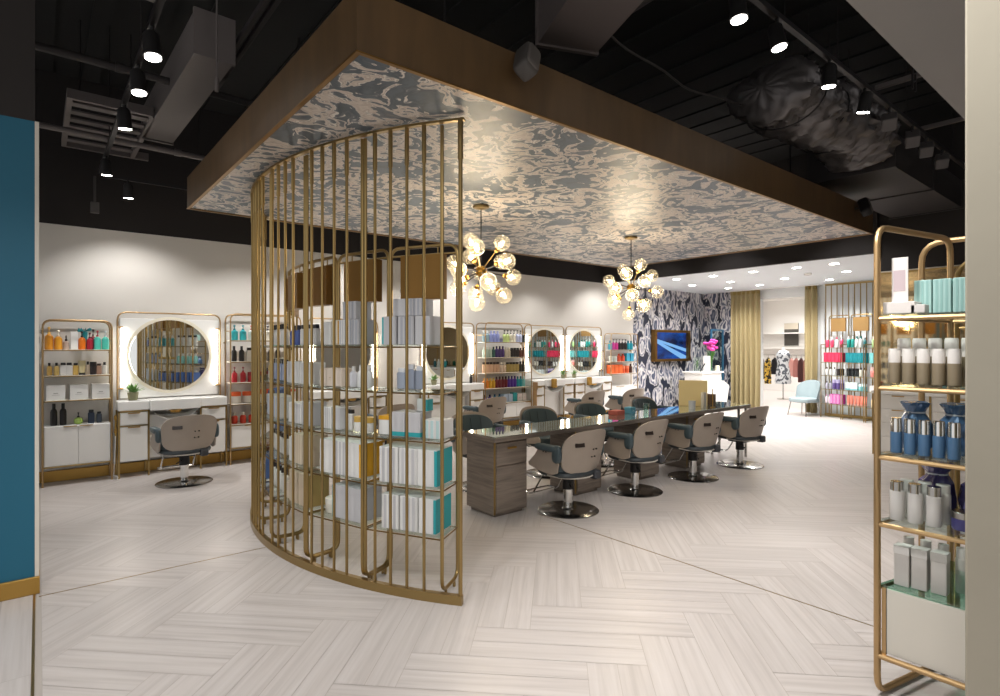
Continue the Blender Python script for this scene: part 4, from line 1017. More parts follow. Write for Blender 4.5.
# things on the desk
ZT = .727
def desk_glass(x, y, h, r, label):
    t = thing('drinking_glass', label, 'glass', (x, y, ZT), 0, 'glasses on the long desk')
    b = MB(); b.lathe([(r * .85, 0), (r, h), (r * .93, h), (r * .8, .006)], 14); b.build('tumbler', GLASS, t)
desk_glass(5.62, 4.12, .09, .035, 'clear tumbler on the desk behind the second near-side chair')
desk_glass(5.74, 4.2, .1, .035, 'taller clear tumbler beside the blue box on the desk')
product('box', .075, .11, ['#5fa9c4', '#dfe7ea', .09, 'print'], (5.42, 4.2, ZT), .2, 'small blue box on the glass desk top', None)
product('box', .05, .16, ['#c4685a', None, .12], (5.2, 4.22, ZT), .1, 'low red box on the glass desk top', None)
b = MB(); b.lathe([(.04, 0), (.045, .1), (.04, .1), (.036, .006)], 16); solo('pen_cup', b, mat('pale_ceramic', '#cfd3d6', .3), 'pale ceramic cup on the desk before the gold box', 'cup', (6.45, 4.02, ZT), local=True)
bx = MB(); bx.box(-.18, -.045, 0, .18, .045, .34, b=.004, M=Matrix.Translation((6.76, 4.2, ZT)) @ Matrix.Rotation(RAD(-56), 4, 'Z')); solo('gold_box', bx, mat('satin_gold', '#f0dba0', .5, 0), 'large square gold box at the far end of the desk', 'box', (6.76, 4.2, ZT), smooth=0)
bx = MB(); bx.box(6.62, 3.96, ZT, 6.69, 4.0, ZT + .2, b=.003); solo('product_box', bx, mat('card_cream', '#d9d3c4', .5), 'slim cream box leaning in front of the gold box', 'box', (6.65, 3.98, ZT), smooth=0)
bx = MB(); bx.box(7.08, 4.12, ZT, 7.2, 4.24, ZT + .14, b=.003); bx.box(7.1, 4.117, ZT + .05, 7.18, 4.12, ZT + .09); solo('card_holder', bx, mat('brown_card_holder', '#5d4636', .5), 'brown block holder beside the gold box on the desk', 'holder', (7.14, 4.18, ZT), smooth=0)
b = MB(); b.box(6.74, 3.9, ZT, 6.8, 3.94, ZT + .01); b.tube([(6.77, 3.92, ZT + .01), (6.77, 3.92, ZT + .24)], .006, 6); solo('metal_stand', b, GOLD, 'thin brass stand in front of the gold box', 'stand', (6.77, 3.92, ZT))

# ------------------------------------------------------------------ styling chairs
def make_chair(label, group):
    """sitter faces +Y"""
    t = thing('styling_chair', label, 'salon chair', (0, 0, 0), 0, group)
    W_, zc, hz = .29, .572, .192
    def back(off, W_=W_, hz=hz):
        def f(u, v):
            s = 2 * u - 1; ph = math.pi * (.045 + .91 * v); tt = -math.cos(ph)
            hw = W_ * (max(0, 1 - abs(tt) ** 3.6)) ** (1 / 3.6) * (.94 + .06 * tt)
            x = s * hw; z = zc + hz * tt + .018 * (1 - (s * hw / W_) ** 2) * max(0, tt)
            return (x, -.27 + 1.15 * x * x - .10 * tt * .55 + off, z)
        return f
    b = MB(); b.shell(back(0), 18, 16, (0, .016, 0)); sh = b.build('back_shell', TAUPE, t)
    b = MB()
    b.box(-.048, -.006, -.022, .048, .006, .022, b=.003, M=Matrix.Translation((-.14, -.2705, .655)) @ Matrix.Rotation(RAD(-17), 4, 'Z') @ Matrix.Rotation(RAD(-16), 4, 'X')); b.build('label_plate', mat('black_plate', '#2b211d', .35), sh)
    for z in (.60, .53):
        for x in (.03, .07):
            b = MB(); b.lathe([(.007, 0), (.007, .012)], 8, M=Matrix.Translation((x, -.264 - (z - .572) * .29, z)) @ Matrix.Rotation(RAD(90), 4, 'X')); b.build('bolt', DARKM, sh)
    b = MB(); b.shell(back(.018, .262, .165), 18, 14, (0, .05, 0)); cu = b.build('back_cushion', VINYL, t)
    b = MB()
    for x in (-.12, 0, .12): b.tube([(x, -.205 + 1.15 * x * x + .030, .49), (x, -.205 + 1.15 * x * x, .6), (x, -.205 + 1.15 * x * x - .032, .72)], .004, 5)
    b.build('stitching', mat('vinyl_seam', '#2f3a3f', .5), cu)
    b = MB(); b.blob((0, .03, .43), (.25, .195, .055), 4, 26, 12); b.build('seat_cushion', VINYL, t)
    b = MB(); b.blob((0, .01, .372), (.258, .235, .042), 3, 26, 10); b.build('seat_shell', mat('seat_shell_dark', '#3a4145', .45), t)
    b = MB(); b.tube([(.262 * math.cos(a * .1571 + math.pi), .01 + .238 * math.sin(a * .1571 + math.pi), .362 - .02 * math.sin(a * .1571)) for a in range(21)], .007, 6); b.build('shell_edge', mat('pale_shell_edge', '#c3bcb2', .4), t)
    for s in (-1, 1):
        b = MB(); b.blob((s * .29, -.01, .615), (.036, .15, .032), 3, 16, 10, M=Matrix.Translation((0, 0, 0))); b.blob((s * .285, -.13, .57), (.032, .05, .08), 3, 14, 10); b.build('armrest', VINYL, t)
        poly = [(-.12, .60), (.10, .605), (.15, .53), (.235, .45), (.225, .425), (.10, .395), (-.06, .375), (-.13, .40), (-.15, .5)]
        x = s * .272
        b = MB(); b.prism([(x, y, z) for y, z in poly], (s * .014, 0, 0)); ap = b.build('arm_panel', TAUPE, t, smooth=0)
        for y in (-.0, .035):
            b = MB(); b.lathe([(.006, 0), (.006, .006)], 8, M=Matrix.Translation((s * .288, y, .575)) @ Matrix.Rotation(RAD(90) * s, 4, 'Y')); b.build('bolt', DARKM, ap)
    b = MB(); b.box(-.09, -.10, .30, .09, .12, .348, b=.01); b.lathe([(.052, .2), (.05, .30)], 16); b.build('mechanism', BLACKM, t)
    b = MB(); b.box(.10, -.25, .31, .18, -.16, .39, b=.012); b.tube([(.0, -.08, .325), (.14, -.2, .34)], .012, 8); b.build('recline_lever', mat('lever_grey', '#3b3d42', .4), t)
    b = MB(); b.tube([(-.03, -.04, .26), (-.12, -.15, .25)], .007, 6); b.build('height_lever', DARKM, t)
    b = MB(); b.lathe([(.042, .014), (.042, .21)], 18); b.build('column', CHROME, t)
    b = MB(); b.lathe([(.282, 0), (.285, .006), (.274, .013), (.06, .017), (.046, .03)], 44); b.build('base', mat('satin_base_steel', '#a5a29f', .2, 1.), t)
    b = MB()
    for s in (-1, 1): b.tube(fillet([(s * .16, .15, .355), (s * .17, .30, .12), (s * .17, .38, .12)], .04), .008, 8)
    b.tube(fillet([(-.17, .37, .12), (-.17, .43, .12), (.17, .43, .12), (.17, .37, .12)], .05), .009, 8)
    b.tube([(-.17, .33, .12), (.17, .33, .12)], .007, 6); b.build('footrest', CHROME, t)
    return t
GC = 'styling chairs'
c0 = make_chair('taupe-backed styling chair on the near side of the desk, closest to the slatted screen', GC)
c0.location = (3.81, 3.66, 0); c0.rotation_euler = (0, 0, RAD(1))
for (x, y, a, lb) in ((4.86, 3.70, 2, 'taupe-backed styling chair on the near side of the desk, second from the slatted screen'),
                      (5.89, 3.66, -1, 'taupe-backed styling chair on the near side of the desk, third from the slatted screen'),
                      (6.97, 3.66, -6, 'taupe-backed styling chair on the near side of the desk, at its far end'),
                      (3.72, 4.86, 176, 'styling chair facing the camera across the desk, closest to the slatted screen'),
                      (4.72, 4.86, 172, 'styling chair facing the camera across the desk, second from the slatted screen'),
                      (5.66, 4.86, 174, 'styling chair facing the camera across the desk, third from the slatted screen'),
                      (6.85, 4.86, 178, 'styling chair facing the camera across the desk, nearest the gold box'),
                      (1.26, 7.12, 5, 'taupe-backed styling chair in front of the first round mirror'),
                      (3.6, 6.75, 4, 'taupe-backed styling chair in front of the second round mirror, seen through the screen'),
                      (5.2, 6.75, 6, 'taupe-backed styling chair in front of the third round mirror'),
                      (7.28, 6.6, 0, 'taupe-backed styling chair in front of the fourth round mirror'),
                      (8.25, 6.5, -2, 'taupe-backed styling chair in front of the last round mirror')):
    copy_tree(c0, (x, y, 0), RAD(a), lb)
# ------------------------------------------------------------------ foreground shelf unit beside the column
P1, P2, P3 = Vector((2.82, .86, 0)), Vector((3.42, .735, 0)), Vector((3.42, .86, 0))
RZ = [.49, .77, 1.06, 1.36, 1.66]
YR = .42
fr = thing('shelf_unit', 'tall brass shelf unit full of products beside the grey column', 'shelf unit', (2.82, .86, 0))
b = MB(); b.tube(fillet([(P1.x, P1.y, .9), (P1.x, P1.y, .018), (P2.x, P2.y, .018), (P2.x, P2.y, 2.04), (P1.x, P1.y, 2.04), (P1.x, P1.y, .9)], .075), .0135, 10)
b.build('side_frame', BRASSP, fr, True)
b = MB(); b.tube(fillet([(3.46, .86, 0), (3.46, .86, 2.04), (3.46, -.2, 2.04), (3.46, -.2, 0)], .1), .0135, 10); b.build('back_frame', BRASSP, fr, True)
for i, z in enumerate(RZ):
    b = MB(); b.prism([(P1.x + .012, P1.y - .004, z - .012), (P2.x - .02, P2.y - .004, z - .012), (P2.x - .02, YR - .25, z - .012), (P1.x + .012, YR, z - .012)], (0, 0, .011))
    b.build('shelf', GLASSG if i == 0 else GLASS, fr, True, 0)
    b = MB()
    if i: b.tube([(P1.x, P1.y, z - .02), (P1.x, YR, z - .02)], .0105, 8)
    b.tube([(P1.x, P1.y, z - .02), (P2.x, P2.y, z - .02)], .007, 8); b.tube([(P2.x, P2.y, z - .02), (P2.x, YR - .25, z - .02)], .008, 8)
    b.build('shelf_rail', BRASSP, fr, True)
b = MB(); b.box(P1.x + .012, YR, .195, P1.x + .03, P1.y - .03, .475, b=.002); b.build('front_panel', mat('cream_panel', '#ddd8cd', .5), fr, True, 0)
b = MB(); b.box(P1.x + .006, P1.y - .03, .19, P1.x + .034, P1.y - .015, .478); b.build('panel_edge', BRASSP, fr, True, 0)
b = MB(); b.tube([(P1.x, P1.y, .18), (P1.x, YR, .18)], .0125, 10); b.tube([(P1.x, P1.y, .18), (P2.x, P2.y, .18)], .01, 8); b.build('bottom_rail', BRASSP, fr, True)

RWH = 'from the brass post, %s shelf by the column'
RLN = ['glass-topped lowest', 'second-lowest', 'middle', 'second-highest', 'top']
def rrow(lv, items, note=''):
    for i, (kind, h, w, cols, words, x, y) in enumerate(items):
        product(kind, h, w, cols, (x, y, RZ[lv] - .0005), RAD(-90) + random.uniform(-.1, .1), ('%s, %s in the back row, %s shelf by the column' % (words, ORD[i], RLN[lv]) if note else '%s, %s %s' % (words, ORD[i], RWH % RLN[lv])), 'products on the shelf unit beside the column')
# top: card on a small box, seafoam cartons
product('box', .05, .115, ['#e9e2dd', None, .1], (2.90, .79, RZ[4]), RAD(-90), 'low white box under the tall card on the top shelf by the column', None)
bx = MB(); bx.box(2.885, .765, RZ[4] + .05, 2.89, .825, RZ[4] + .245, b=.001); cd = solo('display_card', bx, mat('card_white', '#eee8e4', .5), 'tall pale display card standing on the low white box', 'card', (2.888, .795, RZ[4] + .05), smooth=0)
bx = MB(); bx.box(2.8835, .775, RZ[4] + .1, 2.885, .818, RZ[4] + .19); k_ = bx.build('printed_picture', mat('card_picture', '#cbb9bd', .6), cd); k_.data.transform(Matrix.Translation(-Vector(cd.location)))
product('box', .035, .05, ['#dcd6d2', None, .06], (2.88, .722, RZ[4]), RAD(-90), 'little white box between the card and the seafoam cartons', None)
for i, y in enumerate((.735, .668, .60)): product('box', .145, .062, ['#a9cdc8', '#8fb9b4', .1, 'stripes'], (3.0, y - .005, RZ[4]), RAD(-90), 'seafoam carton, %s from the display card on the top shelf by the column' % ORD[i], 'seafoam cartons')
TP, TW = '#94866f', '#e9e4df'
rrow(3, [('can', .15, .047, [TP, TW], 'taupe can with white cap', 2.885, .815 - .052 * i) for i in range(5)])
rrow(3, [('can', .195, .05, [TP, TW], 'taller taupe can with white cap', 2.96, .80 - .056 * i) for i in range(5)], ' in the back row')
rrow(2, [('can', .15, .044, ['#4f7296', CHROME], 'blue bottle with silver cap', 2.885, .808 - .05 * i) for i in range(5)])
def pouch(x, y, z, c, label, s=1.):
    rnd = random.Random(int(y * 1000)); vs = []; n = 18; prof = [(.04, 0), (.055, .02), (.06, .07), (.052, .12), (.03, .15), (.045, .175), (.05, .19)]
    for r, h in prof:
        for k in range(n):
            a = 2 * math.pi * k / n; q = r * s * (1 + rnd.uniform(-.12, .12)); vs.append((q * math.cos(a), q * math.sin(a), h * s + rnd.uniform(-.004, .004) * (h > 0)))
    fs = [(i * n + k, i * n + (k + 1) % n, i * n + n + (k + 1) % n, i * n + n + k) for i in range(6) for k in range(n)] + [tuple(range(n - 1, -1, -1)), tuple(6 * n + k for k in range(n))]
    b = MB(); b.add(vs, fs)
    t = thing('gift_pouch', label, 'pouch', (x, y, z), 0, 'wrapped pouches by the column')
    b.build('pouch_bag', mat('foil_' + c.lstrip('#'), c, .25, .2, coat=.5), t, smooth=0)
    b = MB(); b.tube([(.032 * s * math.cos(a * .5236), .032 * s * math.sin(a * .5236), .15 * s) for a in range(12)], .004, 5, closed=True); b.build('tie', mat('pale_ribbon', '#dfe3e8', .5), t)
for i in range(2): pouch(3.03, .775 - .145 * i, RZ[2], '#4b6a90', 'blue foil pouch behind the silver-capped bottles, %s from the brass post' % ORD[i], 1.12)
rrow(1, [('tall', .165, .055, ['#cfccc8', CHROME], 'silvery white bottle with chrome cap', 2.885 + .005 * i, .805 - .064 * i) for i in range(3)])
rrow(1, [('tall', .165, .055, ['#cfccc8', '#d9d7d2'], 'silvery white bottle', 2.965, .79 - .064 * i) for i in range(3)], ' in the back row')
for i in range(2): pouch(3.13, .72 - .15 * i, RZ[1], '#4a4373', 'purple foil pouch behind the silvery bottles, %s from the brass post' % ORD[i], 1.2)
product('jar', .075, .085, ['#4a4680', STEEL], (2.93, .585, RZ[1]), 0, 'purple jar with silver lid on the second-lowest shelf by the column', None)
for i in range(1): product('spray', .2, .085, ['#4f4a86', '#cfccd6'], (3.02, .57 - .1 * i, RZ[1]), RAD(-90), 'purple spray bottle behind the silver-lidded jar by the column', 'purple spray bottles')
SB = mat('silver_card', '#c5c1bc', .28, .6)
for i, y in enumerate((.785, .725, .66)):
    product('box', .17, .054, ['#c9c5c0', '#d8d5d1', .055, 'top'], (2.895 + .01 * i, y, RZ[0]), RAD(-90), 'silver-grey carton, %s from the brass post on the glass over the cream panel' % ORD[i], 'silver cartons')
for i in range(4): product('tall', .185, .045, ['#d6d2cc', '#e7e3de'], (2.99, .79 - .062 * i, RZ[0]), 0, 'frosted bottle, %s from the brass post behind the silver cartons' % ORD[i], 'frosted bottles')
for i in range(1):
    y = .60 - .07 * i; t = thing('glass_tumbler', 'clear faceted tumbler beside the silver cartons on the lowest glass shelf', 'glass', (2.93, y, RZ[0]), 0, 'tumblers by the column')
    b = MB(); b.lathe([(.026, 0), (.03, .1), (.027, .1), (.024, .008)], 12); b.build('tumbler', GLASS, t)

# ------------------------------------------------------------------ mirror and white drawers against the right-hand wall
t = thing('wall_mirror', 'large bronze-tinted mirror above the white drawers behind the foreground shelves', 'mirror', (9.57, 1.9, .95))
b = MB(); b.box(9.562, -2.4, .95, 9.578, 2.88, 2.58); b.build('mirror_glass', ANTIQUE, t, True, 0)
b = MB()
for (y0, y1, z0, z1) in ((-2.4, 2.9, 2.575, 2.6), (-2.4, 2.9, .93, .955), (2.875, 2.9, .955, 2.575), (1.3, 1.32, .955, 2.575)): b.box(9.548, y0, z0, 9.579, y1, z1)
b.build('frame', BRASS, t, True, 0)
t = thing('drawer_cabinet', 'white drawer cabinet with gold pulls beneath the bronze-tinted mirror', 'cabinet', (9.3, 1.9, 0))
b = MB(); b.box(9.12, -1.0, .86, 9.56, 2.86, .90, b=.004); b.build('worktop', SOLID, t, True, 0)
b = MB(); b.box(9.16, -1.0, .06, 9.55, 2.84, .858); b.box(9.2, -.98, 0, 9.5, 2.8, .06); b.build('carcass', WHITE, t, True, 0)
for y in (2.84, 2.26, 2.18, 1.6):
    b = MB(); b.box(9.145, y - .012, 0, 9.16, y + .012, .86); b.build('frame_post', BRASS, t, True, 0)
for c in range(4):
    for r in range(4):
        y1 = 2.81 - c * .66; y0 = y1 - .54; z1 = .845 - r * .195
        b = MB(); b.box(9.142, y0, z1 - .185, 9.158, y1, z1, b=.002); d = b.build('drawer', WHITE, t, True, 0)
        b = MB(); b.box(9.126, (y0 + y1) / 2 - .07, z1 - .016, 9.142, (y0 + y1) / 2 + .07, z1 - .003); h = b.build('handle', GOLD, d); h.data.transform(Matrix.Translation(-Vector(t.location)))
for i, (y, c) in enumerate(((2.05, '#1f9296'), (1.9, '#1f9296'), (1.7, '#cfd6d3'), (1.5, '#1f5f66'))): product('bottle', .24, .09, [c, '#e4e4e0'], (9.35, y, .90), 0, '%s bottle on the counter under the bronze-tinted mirror, %s from its brass edge' % (('teal', 'teal', 'pale', 'dark teal')[i], ORD[i]), 'bottles under the bronze mirror', False)
# further brass hoop stand behind the foreground unit
st_ = thing('hoop_stand', 'tall brass hoop stand standing behind the foreground shelf unit', 'stand', (3.9, .5, 0))
b = MB(); b.tube(fillet([(3.86, .80, 0), (3.86, .80, 1.98), (3.86, -.3, 1.98), (3.86, -.3, 0)], .1), .0135, 10); b.build('hoop_frame', BRASS, st_, True)
for z in (.5, 1.06, 1.62):
    b = MB(); b.tube([(3.86, .80, z), (3.86, -.3, z)], .008, 8); b.build('cross_rail', BRASS, st_, True)
# ------------------------------------------------------------------ wallpapered corner: screen, reception, flowers
tv = thing('wall_television', 'wide screen in a deep bronze frame on the wallpapered wall, showing blue light beams', 'television', (12.0, WY, 1.55))
b = MB()
for (x0, x1, z0, z1) in ((11.25, 12.74, 1.86, 1.92), (11.25, 12.74, 1.16, 1.22), (11.25, 11.33, 1.22, 1.86), (12.66, 12.74, 1.22, 1.86)): b.box(x0, WY - .12, z0, x1, WY - .003, z1)
b.build('frame', BRASS2, tv, True, 0)
def beam_screen():
    m, nt, bb = new_mat('blue_beam_screen'); N = nt.nodes; L = nt.links
    tc = N.new('ShaderNodeTexCoord'); sp = N.new('ShaderNodeSeparateXYZ'); L.new(tc.outputs['Generated'], sp.inputs[0])
    def line(a, c, w):
        mu = N.new('ShaderNodeMath'); mu.operation = 'MULTIPLY_ADD'; mu.inputs[1].default_value = a; mu.inputs[2].default_value = c; L.new(sp.outputs[0], mu.inputs[0])
        su = N.new('ShaderNodeMath'); su.operation = 'SUBTRACT'; L.new(sp.outputs[2], su.inputs[0]); L.new(mu.outputs[0], su.inputs[1])
        ab = N.new('ShaderNodeMath'); ab.operation = 'ABSOLUTE'; L.new(su.outputs[0], ab.inputs[0])
        wd = N.new('ShaderNodeMath'); wd.operation = 'MULTIPLY_ADD'; wd.inputs[1].default_value = w; wd.inputs[2].default_value = .045; L.new(sp.outputs[0], wd.inputs[0])
        lt = N.new('ShaderNodeMath'); lt.operation = 'LESS_THAN'; L.new(ab.outputs[0], lt.inputs[0]); L.new(wd.outputs[0], lt.inputs[1]); return lt
    l1 = line(-.72, .70, .08); l2 = line(-.42, .74, .02)
    mx = N.new('ShaderNodeMath'); mx.operation = 'MAXIMUM'; L.new(l1.outputs[0], mx.inputs[0]); L.new(l2.outputs[0], mx.inputs[1])
    nz = N.new('ShaderNodeTexNoise'); nz.inputs['Scale'].default_value = 2.5; L.new(tc.outputs['Generated'], nz.inputs['Vector'])
    cr = N.new('ShaderNodeValToRGB'); cr.color_ramp.elements[0].position = .35; cr.color_ramp.elements[0].color = lin('#05123c'); cr.color_ramp.elements[1].position = .7; cr.color_ramp.elements[1].color = lin('#1450a8'); L.new(nz.outputs['Fac'], cr.inputs[0])
    mi = N.new('ShaderNodeMix'); mi.data_type = 'RGBA'; mi.inputs[7].default_value = lin('#7fb8f0'); L.new(mx.outputs[0], mi.inputs[0]); L.new(cr.outputs[0], mi.inputs[6])
    bb.inputs['Base Color'].default_value = (0, 0, 0, 1); bb.inputs['Roughness'].default_value = .25
    L.new(mi.outputs[2], bb.inputs['Emission Color']); bb.inputs['Emission Strength'].default_value = 1.
    return m
b = MB(); b.box(11.33, WY - .04, 1.22, 12.66, WY - .02, 1.86); b.build('screen', beam_screen(), tv, True, 0)

rc = thing('reception_desk', 'white reception desk standing before the wallpapered corner', 'reception desk', (12.4, 7.3, 0))
b = MB(); b.box(12.0, 7.0, 0, 12.85, 7.45, .90, b=.01); b.build('body', SOLID, rc, True, 0)
b = MB(); b.box(11.96, 6.96, .9, 12.89, 7.49, .94, b=.006); b.build('counter_top', WHITE, rc, True, 0)
b = MB(); b.prism([(12.86, 6.96, .08), (12.86, 6.96, .72), (13.12, 6.96, .60), (13.0, 6.96, .08)], (0, .45, 0)); b.build('side_wing', SOLID, rc, True, 0)
vz = thing('flower_vase', 'clear vase of bright pink flowers on the white reception desk', 'vase of flowers', (12.72, 7.2, .94))
b = MB(); b.lathe([(.05, 0), (.055, .27), (.05, .27), (.046, .012)], 16); b.build('vase', GLASS, vz)
b = MB(); rnd = random.Random(5); heads = []
for i in range(16):
    a = rnd.random() * 6.28; r = rnd.uniform(.02, .19); h = rnd.uniform(.55, .78) - r * .4
    e = Vector((r * math.cos(a), r * math.sin(a) * .7, h)); heads.append(e); b.tube([(.01 * math.cos(a), .01 * math.sin(a), .02), (e.x * .3, e.y * .3, .27), e], .006, 5)
for i in range(8):
    a = i * .8; b.prism([(0, 0, .25), (.05 * math.cos(a), .05 * math.sin(a), .36), (.10 * math.cos(a + .2), .10 * math.sin(a + .2), .42)], (.004, .004, .01))
b.build('stems', mat('stem_green', '#4f7a35', .5), vz)
for e in heads:
    b = MB()
    for k in range(5):
        a = k * 1.257; b.blob((e.x + .03 * math.cos(a), e.y + .03 * math.sin(a), e.z), (.03, .03, .035), 2, 8, 6)
    b.build('blossom', mat('orchid_pink', '#d93fa0', .5), vz)
bx = MB(); bx.box(12.5, 7.15, .94, 12.62, 7.27, 1.3, b=.003); solo('white_carton', bx, mat('card_white', '#eee8e4'), 'tall white carton beside the vase on the reception desk', 'box', (12.56, 7.2, .94), smooth=0)
b = MB(); b.lathe([(.05, 0), (.05, .12), (.045, .13)], 14); solo('cream_candle', b, mat('candle_cream', '#efe6c8', .5), 'cream candle beside the flower vase', 'candle', (12.84, 7.1, .941), local=True)
last_candle = bpy.data.objects['cream_candle']
t = thing('picture_stand', 'small clear picture stand with a green sprig on the reception desk', 'picture stand', (12.28, 7.3, .94))
b = MB(); b.box(-.13, -.01, 0, .13, .01, .34); b.build('clear_frame', GLASS, t, smooth=0)
b = MB(); b.tube([(0, 0, .05), (.02, 0, .25)], .006, 5)
for i in range(5): b.prism([(.004 * i, -.012, .1 + i * .03), (.05 * (-1) ** i, -.012, .13 + i * .03), (.02 * (-1) ** i, -.012, .15 + i * .03)], (0, .003, 0))
b.build('sprig', mat('stem_green', '#4f7a35'), t)
b = MB(); b.box(12.12, 7.1, .94, 12.14, 7.12, .96); b.prism([(12.1, 7.1, .95), (12.12, 7.1, .95), (12.32, 7.1, 1.12), (12.3, 7.1, 1.13)], (0, .02, 0)); solo('black_pen', b, BLACKM, 'slanting black pen stand on the reception desk', 'pen', (12.12, 7.11, .94))
for n_ in ('reception_desk', 'flower_vase', 'white_carton', 'cream_candle', 'picture_stand', 'black_pen'): bpy.data.objects[n_].location.x -= .37
t = thing('glass_partition', 'slim teal-framed clear screen beside the gold curtain', 'partition', (13.3, 7.3, 0))
b = MB()
for x in (12.95, 13.5): b.box(x - .02, 7.52, 0, x + .02, 7.56, 1.95)
b.box(12.97, 7.52, 1.92, 13.48, 7.56, 1.95); b.build('frame', mat('teal_frame', '#2c6180', .4), t, True, 0)
b = MB(); b.box(12.97, 7.535, .02, 13.48, 7.545, 1.92); b.build('pane', GLASS, t, True, 0)

# ------------------------------------------------------------------ curtains and the boutique beyond
def curtain(y0, y1, label, amp):
    t = thing('gold_curtain', label, 'curtain', (WX - .2, (y0 + y1) / 2, 0), 0, 'gold curtains at the opening')
    n = 70
    b = MB(); b.shell(lambda u, v: (WX - .16 + amp * math.sin(u * (y1 - y0) * 52) * (.6 + .4 * (1 - v)) + .02 * math.sin(u * 9 + v), y0 + (y1 - y0) * u + .03 * math.sin(v * 3) * (u - .5), .03 + 2.84 * v), n, 10, (.006, 0, 0)); b.build('cloth', CURTAIN, t, True, 60)
    b = MB(); b.shell(lambda u, v: (WX - .165 + amp * .8 * math.sin(u * (y1 - y0) * 104), y0 + (y1 - y0) * u, 2.80 + .08 * v), n, 1, (-.006, 0, 0)); b.build('pleat_header', mat('curtain_header', '#9c8850', .7), t, True, 60)
curtain(6.56, 7.3, 'full-length gold curtain beside the wallpapered wall', .065)
curtain(5.27, 5.53, 'narrow full-length gold curtain beside the blue-grey armchair', .05)
b = MB(); b.box(WX - .23, 5.2, 2.882, WX - .08, 7.4, 2.898); solo('curtain_track', b, WHITE, 'white ceiling track over both gold curtains', 'curtain track', (WX - .15, 6.3, 2.88), smooth=0)
BW = mat('boutique_white', '#efece7', .7)
for i, (bx_) in enumerate([(19.6, 3, 0, 19.8, 10.9, 3.4), (13.76, 10.75, 0, 19.6, 10.9, 3.4), (13.76, 3.0, 0, 19.6, 3.1, 3.4)]):
    b = MB(); b.box(*bx_); struct('wall_boutique_%d' % (i + 1), b, BW)
b = MB(); b.box(13.76, 3, 3.15, 19.8, 10.9, 3.25); struct('ceiling_boutique', b, BW)
b = MB(); b.box(13.7, 3, -.001, 19.8, 10.9, .002); struct('floor_boutique', b, mat('boutique_floor', '#ded6d2', .3))
for i in range(3):
    b = MB(); b.box(15.2 + i * 1.5, 3.1, 3.0, 15.35 + i * 1.5, 10.7, 3.15); struct('trim_ceiling_%d' % (i + 1), b, BW)
for i, (x, y) in enumerate(((14.8, 6.9), (15.8, 7.4), (16.2, 6.6), (17.4, 7.6), (18.4, 8.4), (17.2, 8.6), (18.6, 7.2))):
    t = thing('ceiling_downlight', 'bright round downlight in the boutique ceiling, %s from the opening' % ORD[i], 'downlight', (x, y, 3.15), 0, 'downlights in the boutique')
    b = MB(); b.lathe([(.09, -.012), (.1, -.0005)], 14); b.build('lens', DOWN, t)
    spot((x, y, 3.1), (x, y, 0), 260, 150, .9, (1, .98, .96))
b = MB(); b.box(19.55, 8.25, 1.55, 19.59, 8.7, 2.3); bn = solo('wall_banner', b, mat('banner_grey', '#4a4742', .6), 'dark landscape banner on the boutique wall', 'banner', (19.57, 8.47, 1.55), smooth=0)
b = MB(); b.box(19.548, 8.25, 2.1, 19.55, 8.7, 2.3); k_ = b.build('pale_sky', mat('banner_sky', '#c9bfae', .6), bn); k_.data.transform(Matrix.Translation(-Vector(bn.location)))
def dot_cloth(name, base, spots, scale):
    m, nt, bb = new_mat(name); N = nt.nodes; L = nt.links
    tc = N.new('ShaderNodeTexCoord'); nz = N.new('ShaderNodeTexNoise'); nz.inputs['Scale'].default_value = scale; nz.inputs['Detail'].default_value = 1; L.new(tc.outputs['Object'], nz.inputs['Vector'])
    cr = N.new('ShaderNodeValToRGB'); cr.color_ramp.interpolation = 'CONSTANT'; cr.color_ramp.elements[0].color = lin(base); cr.color_ramp.elements[1].position = .53; cr.color_ramp.elements[1].color = lin(spots)
    L.new(nz.outputs['Fac'], cr.inputs[0]); L.new(cr.outputs[0], bb.inputs['Base Color']); P_(bb, Roughness=.8); return m
YP = dot_cloth('yellow_print_cloth', '#e2bc55', '#2a241c', 14); GP = dot_cloth('grey_print_cloth', '#d5d8da', '#5b6068', 12)
def garment(x, y, ztop, zbot, w, m, label, group='garments on the boutique rack'):
    t = thing('hanging_garment', label, 'garment', (x, y, ztop), 0, group)
    def f(u, v):
        s = 2 * u - 1; ww = w * (.55 + .45 * min(1, (1 - v) * 4)) * (1 + .06 * (1 - v))
        return (.07 * math.cos(s * 1.2) + .015 * math.sin(u * 22), s * ww, -(ztop - zbot) * (1 - v) - .06 * abs(s) * (v > .95))
    b = MB(); b.shell(f, 16, 10, (-.10, 0, 0)); b.build('cloth', m, t, smooth=60)
    b = MB(); b.tube([(0, -w * .5, -.02), (0, 0, .03), (0, w * .5, -.02)], .006, 5); b.tube([(0, 0, .03), (.0, 0, .07)], .004, 5); b.build('hanger', DARKM, t)
RX = 17.6
rk = thing('clothes_rack', 'long low clothes rack in the boutique beyond the opening', 'clothes rack', (RX, 8.0, 0))
b = MB(); b.tube([(RX, 7.05, 1.26), (RX, 8.95, 1.26)], .015, 8); b.build('top_rail', STEEL, rk, True)
for y in (7.05, 8.95):
    b = MB(); b.tube([(RX, y, .01), (RX, y, 1.27)], .015, 8); b.tube([(RX - .25, y, .012), (RX + .25, y, .012)], .012, 6); b.build('end_frame', STEEL, rk, True)
